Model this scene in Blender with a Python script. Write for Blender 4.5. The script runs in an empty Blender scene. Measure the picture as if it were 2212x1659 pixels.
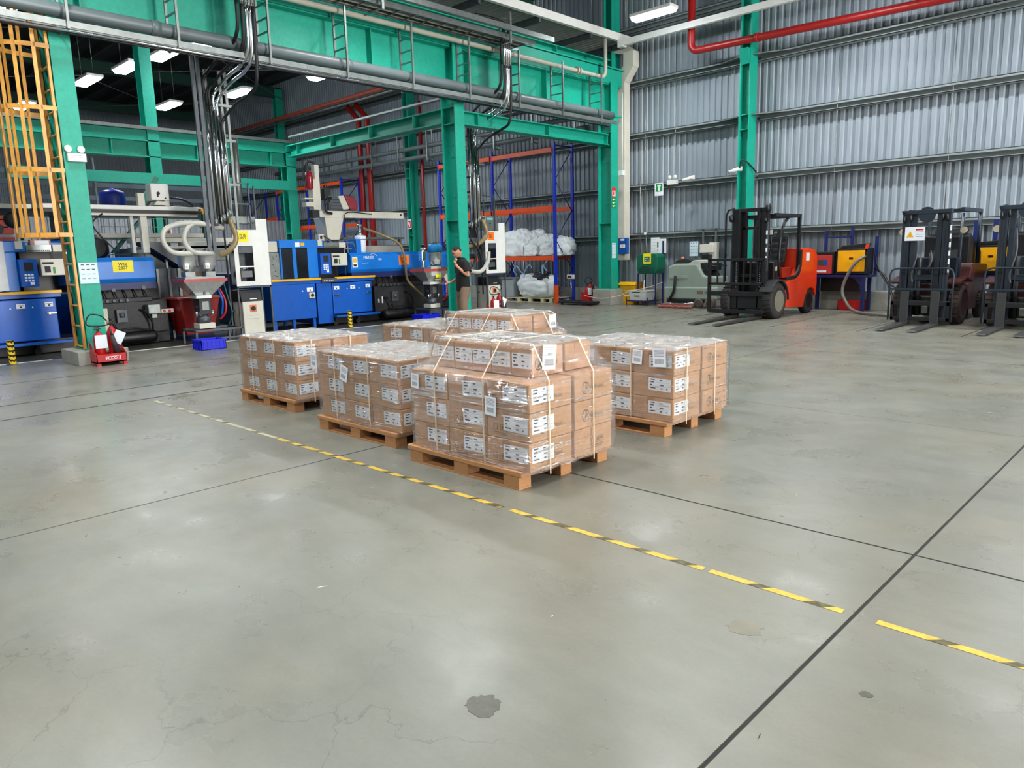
import bpy, bmesh, math, random
from mathutils import Vector, Matrix
random.seed(7)
S=0.9                      # model units to metres
C=bpy.context.scene.collection
PI=math.pi
# ---------------- camera ----------------
cam_d=bpy.data.cameras.new('camera'); cam=bpy.data.objects.new('camera',cam_d); C.objects.link(cam)
cam_d.sensor_width=36; cam_d.lens=1585.16/2212*36; cam_d.clip_end=300
_yaw,_pit,_rol=-7.73618654e-01,1.74468935e-01,-2.72969408e-02
_f=Vector((math.sin(_yaw)*math.cos(_pit),math.cos(_yaw)*math.cos(_pit),-math.sin(_pit)))
_r=Vector((math.cos(_yaw),-math.sin(_yaw),0)); _u=_r.cross(_f)
_R=math.cos(_rol)*_r+math.sin(_rol)*_u; _U=-math.sin(_rol)*_r+math.cos(_rol)*_u
cam.matrix_world=Matrix(((_R.x,_U.x,-_f.x,0),(_R.y,_U.y,-_f.y,0),(_R.z,_U.z,-_f.z,1.7*S),(0,0,0,1)))
bpy.context.scene.camera=cam
# ---------------- world, light, exposure ----------------
W=bpy.data.worlds.new('world'); bpy.context.scene.world=W; W.use_nodes=True
W.node_tree.nodes['Background'].inputs[0].default_value=(.92,.96,1,1)
W.node_tree.nodes['Background'].inputs[1].default_value=.25
vs=bpy.context.scene.view_settings
vs.view_transform='Standard'; vs.look='None'; vs.gamma=1; vs.use_curve_mapping=False; vs.exposure=0.0
def area(name,loc,size,power,rot=(0,0,0),col=(1,1,1)):
    l=bpy.data.lights.new(name,'AREA'); l.shape='RECTANGLE'; l.size=size[0]; l.size_y=size[1]; l.energy=power; l.color=col; l.spread=math.radians(180 if power>1000 else 138)
    o=bpy.data.objects.new(name,l); C.objects.link(o); o.location=[c*S for c in loc]; o.rotation_euler=rot; return o
# unseen area light added far right, brightens right-hand faces and film glints
area('added_side_light',(17,11,2.8),(16,4.2),7400,(0,PI/2,0),(1,.97,.93))
LAMP_POWER=118
# ---------------- materials ----------------
def lin(c): 
    c/=255.; return c/12.92 if c<=.04045 else ((c+.055)/1.055)**2.4
MATS={}
def mat(name,rgb,rough=.5,metal=0,var=.08,scale=3.,bump=0,bscale=40,emit=0,stretch=None,spec=.5,coat=0):
    if name in MATS: return MATS[name]
    m=bpy.data.materials.new(name); m.use_nodes=True; nt=m.node_tree; b=nt.nodes['Principled BSDF']
    col=[lin(c) for c in rgb]+[1]
    b.inputs['Roughness'].default_value=rough; b.inputs['Metallic'].default_value=metal
    b.inputs['Specular IOR Level'].default_value=spec; b.inputs['Coat Weight'].default_value=coat
    b.inputs['Base Color'].default_value=col
    if var or bump:
        g=nt.nodes.new('ShaderNodeNewGeometry'); mp=nt.nodes.new('ShaderNodeMapping'); nt.links.new(g.outputs['Position'],mp.inputs['Vector'])
        if stretch: mp.inputs['Scale'].default_value=stretch
    if var:
        n=nt.nodes.new('ShaderNodeTexNoise'); n.inputs['Scale'].default_value=scale; n.inputs['Detail'].default_value=6
        n.inputs['Roughness'].default_value=.65
        nt.links.new(mp.outputs[0],n.inputs['Vector'])
        r=nt.nodes.new('ShaderNodeMapRange'); r.inputs['From Min'].default_value=.3; r.inputs['From Max'].default_value=.7
        r.inputs['To Min'].default_value=1-var*2; r.inputs['To Max'].default_value=1+var
        nt.links.new(n.outputs['Fac'],r.inputs['Value'])
        x=nt.nodes.new('ShaderNodeVectorMath'); x.operation='SCALE'; x.inputs[0].default_value=col[:3]
        nt.links.new(r.outputs[0],x.inputs['Scale']); nt.links.new(x.outputs[0],b.inputs['Base Color'])
    if bump:
        n2=nt.nodes.new('ShaderNodeTexNoise'); n2.inputs['Scale'].default_value=bscale; n2.inputs['Detail'].default_value=4
        nt.links.new(mp.outputs[0],n2.inputs['Vector'])
        bp=nt.nodes.new('ShaderNodeBump'); bp.inputs['Strength'].default_value=bump; bp.inputs['Distance'].default_value=.01
        nt.links.new(n2.outputs['Fac'],bp.inputs['Height']); nt.links.new(bp.outputs[0],b.inputs['Normal'])
    if emit:
        b.inputs['Emission Color'].default_value=col; b.inputs['Emission Strength'].default_value=emit
    MATS[name]=m; return m
green=mat('green steel paint',(6,158,134),.5,var=.07,scale=14,bump=.15,bscale=60)
ggrey=mat('galvanised steel',(136,142,140),.38,.75,var=.12,scale=8)
gdark=mat('dark galvanised steel',(84,90,95),.45,.5,var=.12,scale=8)
girtm=mat('girt steel',(140,150,150),.45,.2,var=.08,scale=4)
chrome=mat('polished pipe steel',(225,228,230),.14,1,var=.03)
pvc=mat('grey pvc pipe',(98,110,112),.4,var=.06)
beigepipe=mat('beige painted pipe',(170,168,155),.4,var=.08)
black=mat('black rubber',(14,14,16),.5,var=.1)
blackp=mat('black machine paint',(20,21,24),.42,var=.2,scale=6)
charcoal=mat('oily dark casting',(38,38,41),.5,var=.25,scale=9,bump=.3,bscale=25)
blue=mat('blue machine paint',(0,86,184),.35,var=.06,scale=6)
blue2=mat('light blue machine cover',(14,118,214),.32,var=.05,scale=5)
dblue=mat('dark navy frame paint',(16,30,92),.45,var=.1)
rblue=mat('rack blue paint',(18,52,190),.35,var=.06)
rorange=mat('rack orange paint',(232,84,24),.38,var=.06)
yellow=mat('safety yellow paint',(240,180,20),.4,var=.06)
ladderm=mat('ladder ochre paint',(216,156,70),.4,var=.1,scale=8)
red=mat('fire red paint',(190,28,32),.3,var=.06)
redpipe=mat('red sprinkler pipe',(150,26,24),.35,var=.08)
white=mat('white painted sheet',(222,224,220),.4,var=.04)
cream=mat('cream enamel',(205,203,190),.4,var=.05)
paper=mat('white label paper',(232,238,245),.6,var=.02)
ink=mat('black print ink',(22,22,28),.6,var=0)
inkg=mat('faded carton print',(112,80,52),.7,var=.05)
inkf=mat('faint brown carton print',(40,28,20),.7,var=.05)
conc=mat('grey concrete kerb',(158,158,148),.75,var=.12,scale=4,bump=.3,bscale=30)
card=mat('kraft cardboard',(188,142,94),.62,var=.05,scale=5,bump=.12,bscale=70,stretch=(1,1,3))
card2=mat('kraft cardboard tape band',(160,112,64),.4,var=.05)
wood=mat('pressed wood pallet',(180,130,84),.65,var=.08,scale=14,stretch=(1,6,6))
palew=mat('pale pine pallet',(206,198,160),.7,var=.08,scale=9)
strapm=mat('cream nylon strap',(214,192,166),.4,var=.03)
skin=mat('skin',(196,140,112),.5,var=.04)
cloth=mat('black cotton',(16,16,18),.85,var=.1,bump=.3,bscale=20)
khaki=mat('khaki trousers cloth',(122,102,84),.85,var=.1,bump=.4,bscale=18)
hairm=mat('short black hair',(30,27,26),.8,var=.2,scale=60)
rubber=mat('tyre rubber',(34,32,32),.75,var=.15,scale=20,bump=.3)
brownr=mat('brown dusty tyre',(62,46,42),.8,var=.15,scale=20,bump=.3)
orange=mat('forklift orange paint',(232,62,24),.28,var=.06,coat=.3)
slate=mat('slate grey mast paint',(34,45,56),.4,var=.1)
maroon=mat('maroon forklift paint',(62,20,20),.4,var=.1)
floor_green=mat('bin green plastic',(8,96,70),.35,var=.05)
vyellow=mat('sign yellow',(246,228,20),.5,var=.02)
sorange=mat('sign orange',(246,120,28),.5,var=.02)
sred=mat('sign red',(205,36,34),.5,var=.02)
sgreen=mat('sign green',(20,140,60),.5,var=.02)
bluepl=mat('blue crate plastic',(16,30,210),.35,var=.05)
bagm=mat('white woven bulk bag',(226,234,236),.55,var=.04,bump=.5,bscale=9)
scrubg=mat('sage grey plastic',(140,156,144),.4,var=.04)
hosem=mat('translucent pale hose',(186,186,176),.3,var=.06)
hoset=mat('tan clear hose',(140,122,84),.3,var=.08)
glassd=mat('dark window acrylic',(26,32,38),.12,var=.1)
rustred=mat('rusty red bin paint',(140,22,20),.45,var=.15,scale=7)
deckm=mat('catwalk sheet steel',(150,154,148),.45,.2,var=.1)
tank=mat('deep blue tank',(14,40,150),.35,var=.05)
ywrap=mat('hazard yellow',(236,200,30),.45,var=.06)
lampm=mat('led high bay diffuser',(244,250,255),.5,var=0,emit=60)
# concrete floor
def floor_mat(name,dark=1.0):
    m=bpy.data.materials.new(name); m.use_nodes=True; nt=m.node_tree; b=nt.nodes['Principled BSDF']; L=nt.links.new
    g=nt.nodes.new('ShaderNodeNewGeometry')
    def noise(sc,det=5,st=(1,1,1),rough=.6):
        mp=nt.nodes.new('ShaderNodeMapping'); mp.inputs['Scale'].default_value=st; L(g.outputs['Position'],mp.inputs['Vector'])
        n=nt.nodes.new('ShaderNodeTexNoise'); n.inputs['Scale'].default_value=sc; n.inputs['Detail'].default_value=det; n.inputs['Roughness'].default_value=rough
        L(mp.outputs[0],n.inputs['Vector']); return n.outputs['Fac']
    def rng(v,a,b2,c,d):
        r=nt.nodes.new('ShaderNodeMapRange'); r.inputs['From Min'].default_value=a; r.inputs['From Max'].default_value=b2
        r.inputs['To Min'].default_value=c; r.inputs['To Max'].default_value=d; L(v,r.inputs['Value']); return r.outputs[0]
    def mul(a,b2):
        x=nt.nodes.new('ShaderNodeMath'); x.operation='MULTIPLY'; L(a,x.inputs[0]); L(b2,x.inputs[1]); return x.outputs[0]
    big=rng(noise(.9),.3,.7,.86,1.12); mid=rng(noise(4,8,(1,2.2,1),.7),.3,.7,.93,1.06); fine=rng(noise(60,3),.3,.7,.96,1.03)
    # hairline crazing cracks
    mp=nt.nodes.new('ShaderNodeMapping'); L(g.outputs['Position'],mp.inputs['Vector'])
    nz=nt.nodes.new('ShaderNodeTexNoise'); nz.inputs['Scale'].default_value=3.2; nz.inputs['Detail'].default_value=6; L(g.outputs['Position'],nz.inputs['Vector'])
    ad=nt.nodes.new('ShaderNodeVectorMath'); ad.operation='MULTIPLY_ADD'; ad.inputs[1].default_value=(.6,.6,.6)
    L(nz.outputs['Color'],ad.inputs[0]); L(mp.outputs[0],ad.inputs[2])
    vo=nt.nodes.new('ShaderNodeTexVoronoi'); vo.feature='DISTANCE_TO_EDGE'; vo.inputs['Scale'].default_value=1.5; L(ad.outputs[0],vo.inputs['Vector'])
    cr=rng(vo.outputs['Distance'],0,.007,.7,1); 
    msk=rng(noise(.7,2),.42,.56,1,0)
    mx=nt.nodes.new('ShaderNodeMix'); mx.data_type='FLOAT'; L(msk,mx.inputs['Factor']); L(cr,mx.inputs['A']); mx.inputs['B'].default_value=1
    v=mul(mul(mul(big,mid),fine),mx.outputs['Result'])
    # small dark scuffs
    sp=rng(noise(9,2,(1,1.6,1)),.76,.79,1,.75); v=mul(v,sp)
    cr2=nt.nodes.new('ShaderNodeMix'); cr2.data_type='RGBA'
    cr2.inputs['A'].default_value=(.182*dark,.175*dark,.135*dark,1); cr2.inputs['B'].default_value=(.180*dark,.186*dark,.158*dark,1)
    L(rng(noise(.5,3),.35,.65,0,1),cr2.inputs['Factor'])
    sc=nt.nodes.new('ShaderNodeVectorMath'); sc.operation='SCALE'; L(cr2.outputs['Result'],sc.inputs[0]); L(v,sc.inputs['Scale'])
    L(sc.outputs[0],b.inputs['Base Color'])
    L(rng(noise(1.7,6),.3,.7,.22,.44),b.inputs['Roughness'])
    b.inputs['Specular IOR Level'].default_value=.5
    bp=nt.nodes.new('ShaderNodeBump'); bp.inputs['Strength'].default_value=.12; bp.inputs['Distance'].default_value=.004
    L(noise(14,4),bp.inputs['Height']); L(bp.outputs[0],b.inputs['Normal'])
    return m
floorm=floor_mat('polished concrete floor'); floord=floor_mat('oily machine bay concrete',.3)
jointm=mat('floor joint filler',(38,36,34),.8,var=.2)
stainm=mat('dark oil stain',(84,84,74),.35,var=.15,scale=30)
# corrugated wall sheet
def wall_mat():
    m=mat('corrugated zinc sheet',(146,157,166),.42,.1,var=.07,scale=1.4,stretch=(1,1,.25)); return m
wallm=wall_mat()
roofm=mat('dark roof sheet',(46,52,52),.6,.0,var=.12,scale=1)
purl=mat('dark purlin steel',(58,66,64),.5,.2,var=.1)
# stretch film
def film_mat(name,milk,gl,st,strength):
    m=bpy.data.materials.new(name); m.use_nodes=True; nt=m.node_tree; L=nt.links.new
    nt.nodes.remove(nt.nodes['Principled BSDF']); out=nt.nodes['Material Output']
    g=nt.nodes.new('ShaderNodeNewGeometry'); mp=nt.nodes.new('ShaderNodeMapping'); mp.inputs['Scale'].default_value=st; mp.inputs['Rotation'].default_value=(.12,.12,0)
    L(g.outputs['Position'],mp.inputs['Vector'])
    n=nt.nodes.new('ShaderNodeTexNoise'); n.inputs['Scale'].default_value=1; n.inputs['Detail'].default_value=5; n.inputs['Roughness'].default_value=.6; n.inputs['Distortion'].default_value=.6
    L(mp.outputs[0],n.inputs['Vector'])
    bp=nt.nodes.new('ShaderNodeBump'); bp.inputs['Strength'].default_value=strength; bp.inputs['Distance'].default_value=.03; L(n.outputs['Fac'],bp.inputs['Height'])
    tr=nt.nodes.new('ShaderNodeBsdfTransparent'); tr.inputs[0].default_value=(.96,.96,.95,1)
    go=nt.nodes.new('ShaderNodeBsdfGlossy'); go.inputs['Roughness'].default_value=.09; L(bp.outputs[0],go.inputs['Normal'])
    di=nt.nodes.new('ShaderNodeBsdfDiffuse'); di.inputs[0].default_value=(.86,.9,.9,1); L(bp.outputs[0],di.inputs['Normal'])
    m1=nt.nodes.new('ShaderNodeMixShader'); m1.inputs[0].default_value=milk; L(tr.outputs[0],m1.inputs[1]); L(di.outputs[0],m1.inputs[2])
    lw=nt.nodes.new('ShaderNodeLayerWeight'); lw.inputs[0].default_value=.25; L(bp.outputs[0],lw.inputs['Normal'])
    mr=nt.nodes.new('ShaderNodeMapRange'); mr.inputs['To Min'].default_value=gl; mr.inputs['To Max'].default_value=min(1,gl+.45); L(lw.outputs['Facing'],mr.inputs['Value'])
    m2=nt.nodes.new('ShaderNodeMixShader'); 
    mp2=nt.nodes.new('ShaderNodeMapping'); mp2.inputs['Scale'].default_value=[c*1.35 for c in st]; mp2.inputs['Rotation'].default_value=(.2,.2,.1); L(g.outputs['Position'],mp2.inputs['Vector'])
    n3=nt.nodes.new('ShaderNodeTexNoise'); n3.inputs['Scale'].default_value=1; n3.inputs['Detail'].default_value=3; n3.inputs['Distortion'].default_value=.8; L(mp2.outputs[0],n3.inputs['Vector'])
    m3=nt.nodes.new('ShaderNodeMapRange'); m3.inputs['From Min'].default_value=.57; m3.inputs['From Max'].default_value=.68; m3.inputs['To Max'].default_value=.6; L(n3.outputs['Fac'],m3.inputs['Value'])
    ad=nt.nodes.new('ShaderNodeMath'); ad.use_clamp=True; L(mr.outputs[0],ad.inputs[0]); L(m3.outputs[0],ad.inputs[1]); L(ad.outputs[0],m2.inputs[0]); L(m1.outputs[0],m2.inputs[1]); L(go.outputs[0],m2.inputs[2])
    L(m2.outputs[0],out.inputs[0]); return m
film_side=film_mat('stretch film sides',.015,.11,(3,3,46),1.0)
film_top=film_mat('crumpled stretch film top',.26,.30,(26,34,26),1.0)
# ---------------- mesh helpers ----------------
class M:
    def __init__(s): s.v=[]; s.f=[]; s.m=[]; s.sm=[]
    def add(s,vs_,fs,m=0,sm=False):
        k=len(s.v); s.v+= [tuple(p) for p in vs_]; s.f+=[tuple(i+k for i in f) for f in fs]; s.m+=[m]*len(fs); s.sm+=[sm]*len(fs); return s
    def box(s,x0,x1,y0,y1,z0,z1,m=0):
        if x0>x1:x0,x1=x1,x0
        if y0>y1:y0,y1=y1,y0
        if z0>z1:z0,z1=z1,z0
        return s.add([(x0,y0,z0),(x1,y0,z0),(x1,y1,z0),(x0,y1,z0),(x0,y0,z1),(x1,y0,z1),(x1,y1,z1),(x0,y1,z1)],
            [(0,3,2,1),(4,5,6,7),(0,1,5,4),(1,2,6,5),(2,3,7,6),(3,0,4,7)],m)
    def prism(s,poly,ax,a,b,m=0):
        n=len(poly); vs_=[]
        for t in (a,b):
            for p in poly: vs_.append((t,p[0],p[1]) if ax=='x' else (p[0],t,p[1]) if ax=='y' else (p[0],p[1],t))
        ar=sum(poly[i][0]*poly[(i+1)%n][1]-poly[(i+1)%n][0]*poly[i][1] for i in range(n))
        fl=(ar<0)!=(a>b)
        if ax=='y': fl=not fl
        fs=[tuple(range(n))[::-1],tuple(range(n,2*n))]+[(i,(i+1)%n,(i+1)%n+n,i+n) for i in range(n)]
        if fl: fs=[f[::-1] for f in fs]
        return s.add(vs_,fs,m)
    def tube(s,pts,r,n=8,m=0,closed=False,cap=True):
        P=[Vector(p) for p in pts]; N=len(P); rr=r if isinstance(r,(list,tuple)) else [r]*N
        vs_=[]; up=None
        for i in range(N):
            if closed: t=(P[(i+1)%N]-P[i-1])
            else: t=P[min(i+1,N-1)]-P[max(i-1,0)]
            if t.length<1e-9: t=Vector((0,0,1))
            t.normalize()
            if up is None:
                up=Vector((0,0,1)) if abs(t.z)<.9 else Vector((1,0,0))
            a=(up-t*up.dot(t)); 
            if a.length<1e-6: a=t.orthogonal()
            a.normalize(); b=t.cross(a); up=a
            for k in range(n):
                q=2*PI*k/n; vs_.append(P[i]+(a*math.cos(q)+b*math.sin(q))*rr[i])
        fs=[]
        for i in range(N if closed else N-1):
            j=(i+1)%N
            for k in range(n): fs.append((i*n+k,i*n+(k+1)%n,j*n+(k+1)%n,j*n+k))
        s.add(vs_,fs,m,True)
        if cap and not closed:
            k0=len(s.v)-N*n; s.f+=[tuple(range(k0,k0+n))[::-1],tuple(range(k0+(N-1)*n,k0+N*n))]; s.m+=[m]*2; s.sm+=[False]*2
        return s
    def cyl(s,a,b,r,n=16,m=0,r2=None): return s.tube([a,b],[r,r if r2 is None else r2],n,m)
    def lathe(s,prof,c,n=20,m=0,ax='z'):
        vs_=[];
        for (r,h) in prof:
            for k in range(n):
                q=2*PI*k/n; u,w=r*math.cos(q),r*math.sin(q)
                vs_.append((c[0]+u,c[1]+w,c[2]+h) if ax=='z' else (c[0]+h,c[1]+u,c[2]+w) if ax=='x' else (c[0]+w,c[1]+h,c[2]+u))
        fs=[]
        for i in range(len(prof)-1):
            for k in range(n): fs.append((i*n+k,i*n+(k+1)%n,(i+1)*n+(k+1)%n,(i+1)*n+k))
        fs+= [tuple(range(n))[::-1],tuple(range((len(prof)-1)*n,len(prof)*n))]
        s.add(vs_,fs,m,False); 
        for i in range(len(fs)-2): s.sm[-3-i]=True
        return s
    def grid(s,fn,nu,nv,m=0,sm=True):
        vs_=[fn(i/nu,j/nv) for i in range(nu+1) for j in range(nv+1)]
        fs=[(i*(nv+1)+j,(i+1)*(nv+1)+j,(i+1)*(nv+1)+j+1,i*(nv+1)+j+1) for i in range(nu) for j in range(nv)]
        return s.add(vs_,fs,m,sm)
    def xf(s,mat4,start=0):
        for i in range(start,len(s.v)): s.v[i]=tuple(mat4@Vector(s.v[i]))
        return s
    def rot(s,ang,ax,piv,start=0):
        T=Matrix.Translation(piv)@Matrix.Rotation(ang,4,ax)@Matrix.Translation([-c for c in piv]); return s.xf(T,start)
    # thin plate on a face: 'x' faces +x at x=c (spans y), 'y' faces -y at y=c (spans x)
    def plate(s,face,c,a0,a1,z0,z1,m=0,t=.006):
        return s.box(c,c+t,a0,a1,z0,z1,m) if face=='x' else s.box(a0,a1,c-t,c,z0,z1,m)
def mesh(name,mb,mats,org):
    me=bpy.data.meshes.new(name)
    me.from_pydata([((v[0]-org[0])*S,(v[1]-org[1])*S,(v[2]-org[2])*S) for v in mb.v],[],mb.f)
    for m in (mats if isinstance(mats,(list,tuple)) else [mats]): me.materials.append(m)
    me.polygons.foreach_set('material_index',mb.m); me.polygons.foreach_set('use_smooth',mb.sm); me.update()
    return me
ORG={}
def link(o,parent,org):
    C.objects.link(o); ORG[o.name]=tuple(org)
    if parent is not None:
        o.parent=parent; p=ORG[parent.name]; o.location=[(a-b)*S for a,b in zip(org,p)]
    else: o.location=[a*S for a in org]
    return o
def obj(name,mb,mats,parent=None,bv=0,label=None,org=None,fix=False):
    if org is None:
        if parent is not None: org=ORG[parent.name]
        else:
            xs,ys,zs=zip(*mb.v); org=((min(xs)+max(xs))/2,(min(ys)+max(ys))/2,min(zs))
    me=mesh(name,mb,mats,org)
    if fix:
        b=bmesh.new(); b.from_mesh(me); bmesh.ops.recalc_face_normals(b,faces=b.faces); b.to_mesh(me); b.free()
    o=bpy.data.objects.new(name,me); link(o,parent,org)
    if bv:
        q=o.modifiers.new('bevel','BEVEL'); q.width=bv*S; q.segments=2; q.limit_method='ANGLE'; q.harden_normals=False
    if label: o['label']=label
    return o
def tag(o,label,cat,group=None,kind=None):
    if label: o['label']=label
    if cat: o['category']=cat
    if group: o['group']=group
    if kind: o['kind']=kind
    return o
def struct(name,mb,mats,parent=None,bv=0):
    o=obj(name,mb,mats,parent,bv)
    if parent is None: o['kind']='structure'
    return o
def thing(name,label,cat,loc,group=None):
    o=bpy.data.objects.new(name,None); o.empty_display_size=.1; link(o,None,loc); return tag(o,label,cat,group)
def single(name,label,cat,mb,mats,group=None,bv=0,fix=False):
    return tag(obj(name,mb,mats,None,bv,fix=fix),label,cat,group)
def dup(root,loc,label=None,group=None,rz=None):
    def cp(o,par):
        c=o.copy(); C.objects.link(c)
        if par is not None: c.parent=par
        ORG[c.name]=ORG.get(o.name,(0,0,0))
        for ch in list(o.children): cp(ch,c)
        return c
    r=cp(root,None); r.location=[a*S for a in loc]; ORG[r.name]=tuple(loc)
    if rz is not None: r.rotation_euler=(0,0,rz)
    if label: r['label']=label
    if group: r['group']=group
    return r
_txt={}
def text(name,body,size,loc,face,m,parent,label=None,align='CENTER',sx=1.0,bold=0):
    key=(body,size,align,sx,bold)
    if key not in _txt:
        cu=bpy.data.curves.new('t','FONT'); cu.body=body; cu.size=size*S*1.35; cu.align_x=align; cu.align_y='CENTER'; cu.resolution_u=2; cu.offset=bold*S; cu.space_line=.85
        to=bpy.data.objects.new('t',cu); C.objects.link(to); dg=bpy.context.evaluated_depsgraph_get()
        me=bpy.data.meshes.new_from_object(to.evaluated_get(dg)); me.transform(Matrix.Diagonal((sx,1,1,1))); bpy.data.objects.remove(to); me.name=name; _txt[key]=me
    me=_txt[key]
    if len(me.materials)==0: me.materials.append(m)
    elif me.materials[0]!=m: me=me.copy(); me.materials[0]=m
    o=bpy.data.objects.new(name,me); link(o,parent,loc)
    o.rotation_euler=(PI/2,0,PI/2) if face=='x' else (PI/2,0,0)
    if label: o['label']=label
    return o
def arc(c,r,a0,a1,n,pl='xz'):
    out=[]
    for i in range(n+1):
        a=a0+(a1-a0)*i/n; u,w=r*math.cos(a),r*math.sin(a)
        out.append((c[0]+u,c[1],c[2]+w) if pl=='xz' else (c[0],c[1]+u,c[2]+w) if pl=='yz' else (c[0]+u,c[1]+w,c[2]))
    return out
def smooth(pts,k=6):
    P=[Vector(p) for p in pts]; out=[]
    for i in range(len(P)-1):
        a=P[max(i-1,0)];b=P[i];c=P[i+1];d=P[min(i+2,len(P)-1)]
        for j in range(k):
            t=j/k; out.append(.5*((2*b)+(c-a)*t+(2*a-5*b+4*c-d)*t*t+(3*b-a-3*c+d)*t**3))
    out.append(P[-1]); return out
# ================= THE SETTING =================
YW=20.9
fl=struct('floor',M().box(-48,6,-6,21.2,-.25,-.004),jointm)
xs=[-48,-37,-26,-17.9,-15.66,-12.95,-10.9,-9.85,-5.45,-1.1,3.3,6]; ys=[-6,-.5,4.28,7.62,12.1,16.6,21.2]
for i in range(len(xs)-1):
    for j in range(len(ys)-1):
        gx={-12.95:.026,-10.9:.026,-9.85:.026}; ga=gx.get(xs[i],.009); gb=gx.get(xs[i+1],.009); g=.009 if xs[i]>-5.5 else .0015
        if xs[i]<-15.6 and ys[j]>16: mm_=floorm
        else: mm_=floorm if xs[i]>=-15.7 else floord
        obj('floor_slab',M().box(xs[i]+ga,xs[i+1]-gb,ys[j]+(g if j!=3 else .003),ys[j+1]-(g if j!=2 else .003),-.02,0),mm_,fl,0)
# corrugated long wall
def corr(x0,x1,z0,z1,y,pitch=.2,h=.04):
    m=M(); x=x0; P=[]
    while x<x1:
        P+=[(x,y),(x+.09,y),(x+.115,y+h),(x+.175,y+h)]; x+=pitch
    P.append((x,y)); n=len(P)
    vs_=[(p[0],p[1],z0) for p in P]+[(p[0],p[1],z1) for p in P]
    m.add(vs_,[(i,i+1,i+1+n,i+n) for i in range(n-1)]); return m
wall=struct('wall_right',corr(-47.5,5.5,.45,10.9,YW),wallm)
kerb=struct('baseboard_right',M().box(-47.5,5.5,20.55,YW+.1,0,.49),conc,None,.01)
# girts: open C channels
for k,z in enumerate((2.28,3.83,5.45,7.05,8.7)):
    g=M()
    segs=[(-47.5,-10.5),(-10.15,5.5)]
    for a,b in segs:
        g.box(a,b,20.84,20.87,z-.2,z); g.box(a,b,20.62,20.87,z-.015,z); g.box(a,b,20.62,20.87,z-.2,z-.185); g.box(a,b,20.62,20.635,z-.06,z)
        g.box(a,b,20.62,20.635,z-.2,z-.17)
    struct('trim_%d'%(k+1),g,girtm,wall)
# vertical sag rods and short cleats on the wall column
g=M()
for x in (-13.9,-12.8,-7.9,-5.2,-2.6,-18.2,-20,-23.5): g.cyl((x,20.66,.5),(x,20.66,8.7),.012,6)
obj('sag_rod',g,ggrey,wall)
g=M()
for z in (5.42,7.02):
    g.prism([(-10.15,20.3),(-9.2,20.62),(-9.2,20.66),(-10.15,20.66)],'z',z-.03,z+.0); g.prism([(-10.5,20.3),(-11.3,20.62),(-11.3,20.66),(-10.5,20.66)],'z',z-.03,z)
obj('girt_cleat',g,ggrey,wall)
# end wall, ceiling
def corr_y(y0,y1,z0,z1,x):
    m=corr(y0,y1,z0,z1,0); m.v=[(x-v[1],v[0],v[2]) for v in m.v]; return m
struct('wall_left',corr_y(-6,21,0,10.9,-47.4),wallm)
c=M(); c.box(-48,6,-6,21.2,10.9,11.0)
ceil=struct('ceiling',c,roofm)
p=M(); y=-5.5
while y<21: 
    p.box(-47.5,5.8,y,y+.09,10.62,10.9); y+=1.15
obj('purlin',p,purl,ceil)['kind']='stuff'
p=M()
for x in (-45,-36.3,-27.5,-18.6,-9.9,-1.2): 
    p.box(x-.14,x+.14,-5.8,20.6,10.45,10.47); p.box(x-.02,x+.02,-5.8,20.6,10.0,10.45); p.box(x-.16,x+.16,-5.8,20.6,9.98,10.0)
obj('rafter',p,mat('rafter dark green',(22,72,60),.5),ceil)
p=M()
for a in (-44,-35,-26): 
    p.tube([(a,2,9.6),(a+8.5,11,9.6)],.02,5); p.tube([(a+8.5,2,9.6),(a,11,9.6)],.02,5); p.tube([(a,11,9.6),(a+8.5,20,9.6)],.02,5); p.tube([(a+8.5,11,9.6),(a,20,9.6)],.02,5)
obj('brace_rod',p,ggrey,ceil)
# ---- steel columns ----
def hcol(x0,x1,y0,y1,z0,z1,t=.03,bolts=False,base=True):
    m=M(); m.box(x1-t,x1,y0,y1,z0,z1); m.box(x0,x0+t,y0,y1,z0,z1); yc=(y0+y1)/2; m.box(x0+t,x1-t,yc-.012,yc+.012,z0,z1)
    for z in (2.6,5.0,5.4):
        if z<z1: m.box(x0+t,x1-t,y0+.01,y1-.01,z,z+.02)
    if base: m.box(x0-.06,x1+.06,y0-.06,y1+.06,z0,z0+.03); 
    if bolts:
        for z in (4.5,4.9,4.2,3.2,2.2):
            for dx in (.2,.28): m.cyl((x0+dx,yc-.03,z),(x0+dx,yc-.01,z),.015,6)
    return m
cols=[('crane_column','green steel column of the front row nearest the left edge, ladder at its side',(-14.93,-14.4,4.03,4.35,.24,6.9)),
      ('crane_column','green steel column the man stands against, W15 machine behind it',(-14.93,-14.4,12.95,13.27,0,6.9)),
      ('crane_column','green steel column at the long wall carrying the red and green signs',(-14.93,-14.4,19.5,19.85,.5,6.9))]
for n,l,a in cols:
    t=thing(n,l,'column',((a[0]+a[1])/2,(a[2]+a[3])/2,a[4]),'green crane columns'); obj('shaft',hcol(*a,bolts=True),green,t)
    m=M(); m.box(a[0]-.03,a[1]+.03,a[2]-.06,a[3]+.06,5.87,5.91)
    obj('cap_plate',m,green,t,fix=True)
t=tag(obj('concrete_plinth',M().box(-15.1,-14.12,3.78,4.6,0,.24),conc,None,.01),'low concrete plinth under the leftmost green column','plinth')
t=tag(obj('concrete_plinth',M().box(-15.02,-14.3,19.3,20.05,0,.5),conc,None,.01),'concrete plinth under the wall-side green column by the yellow bin','plinth')
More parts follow.
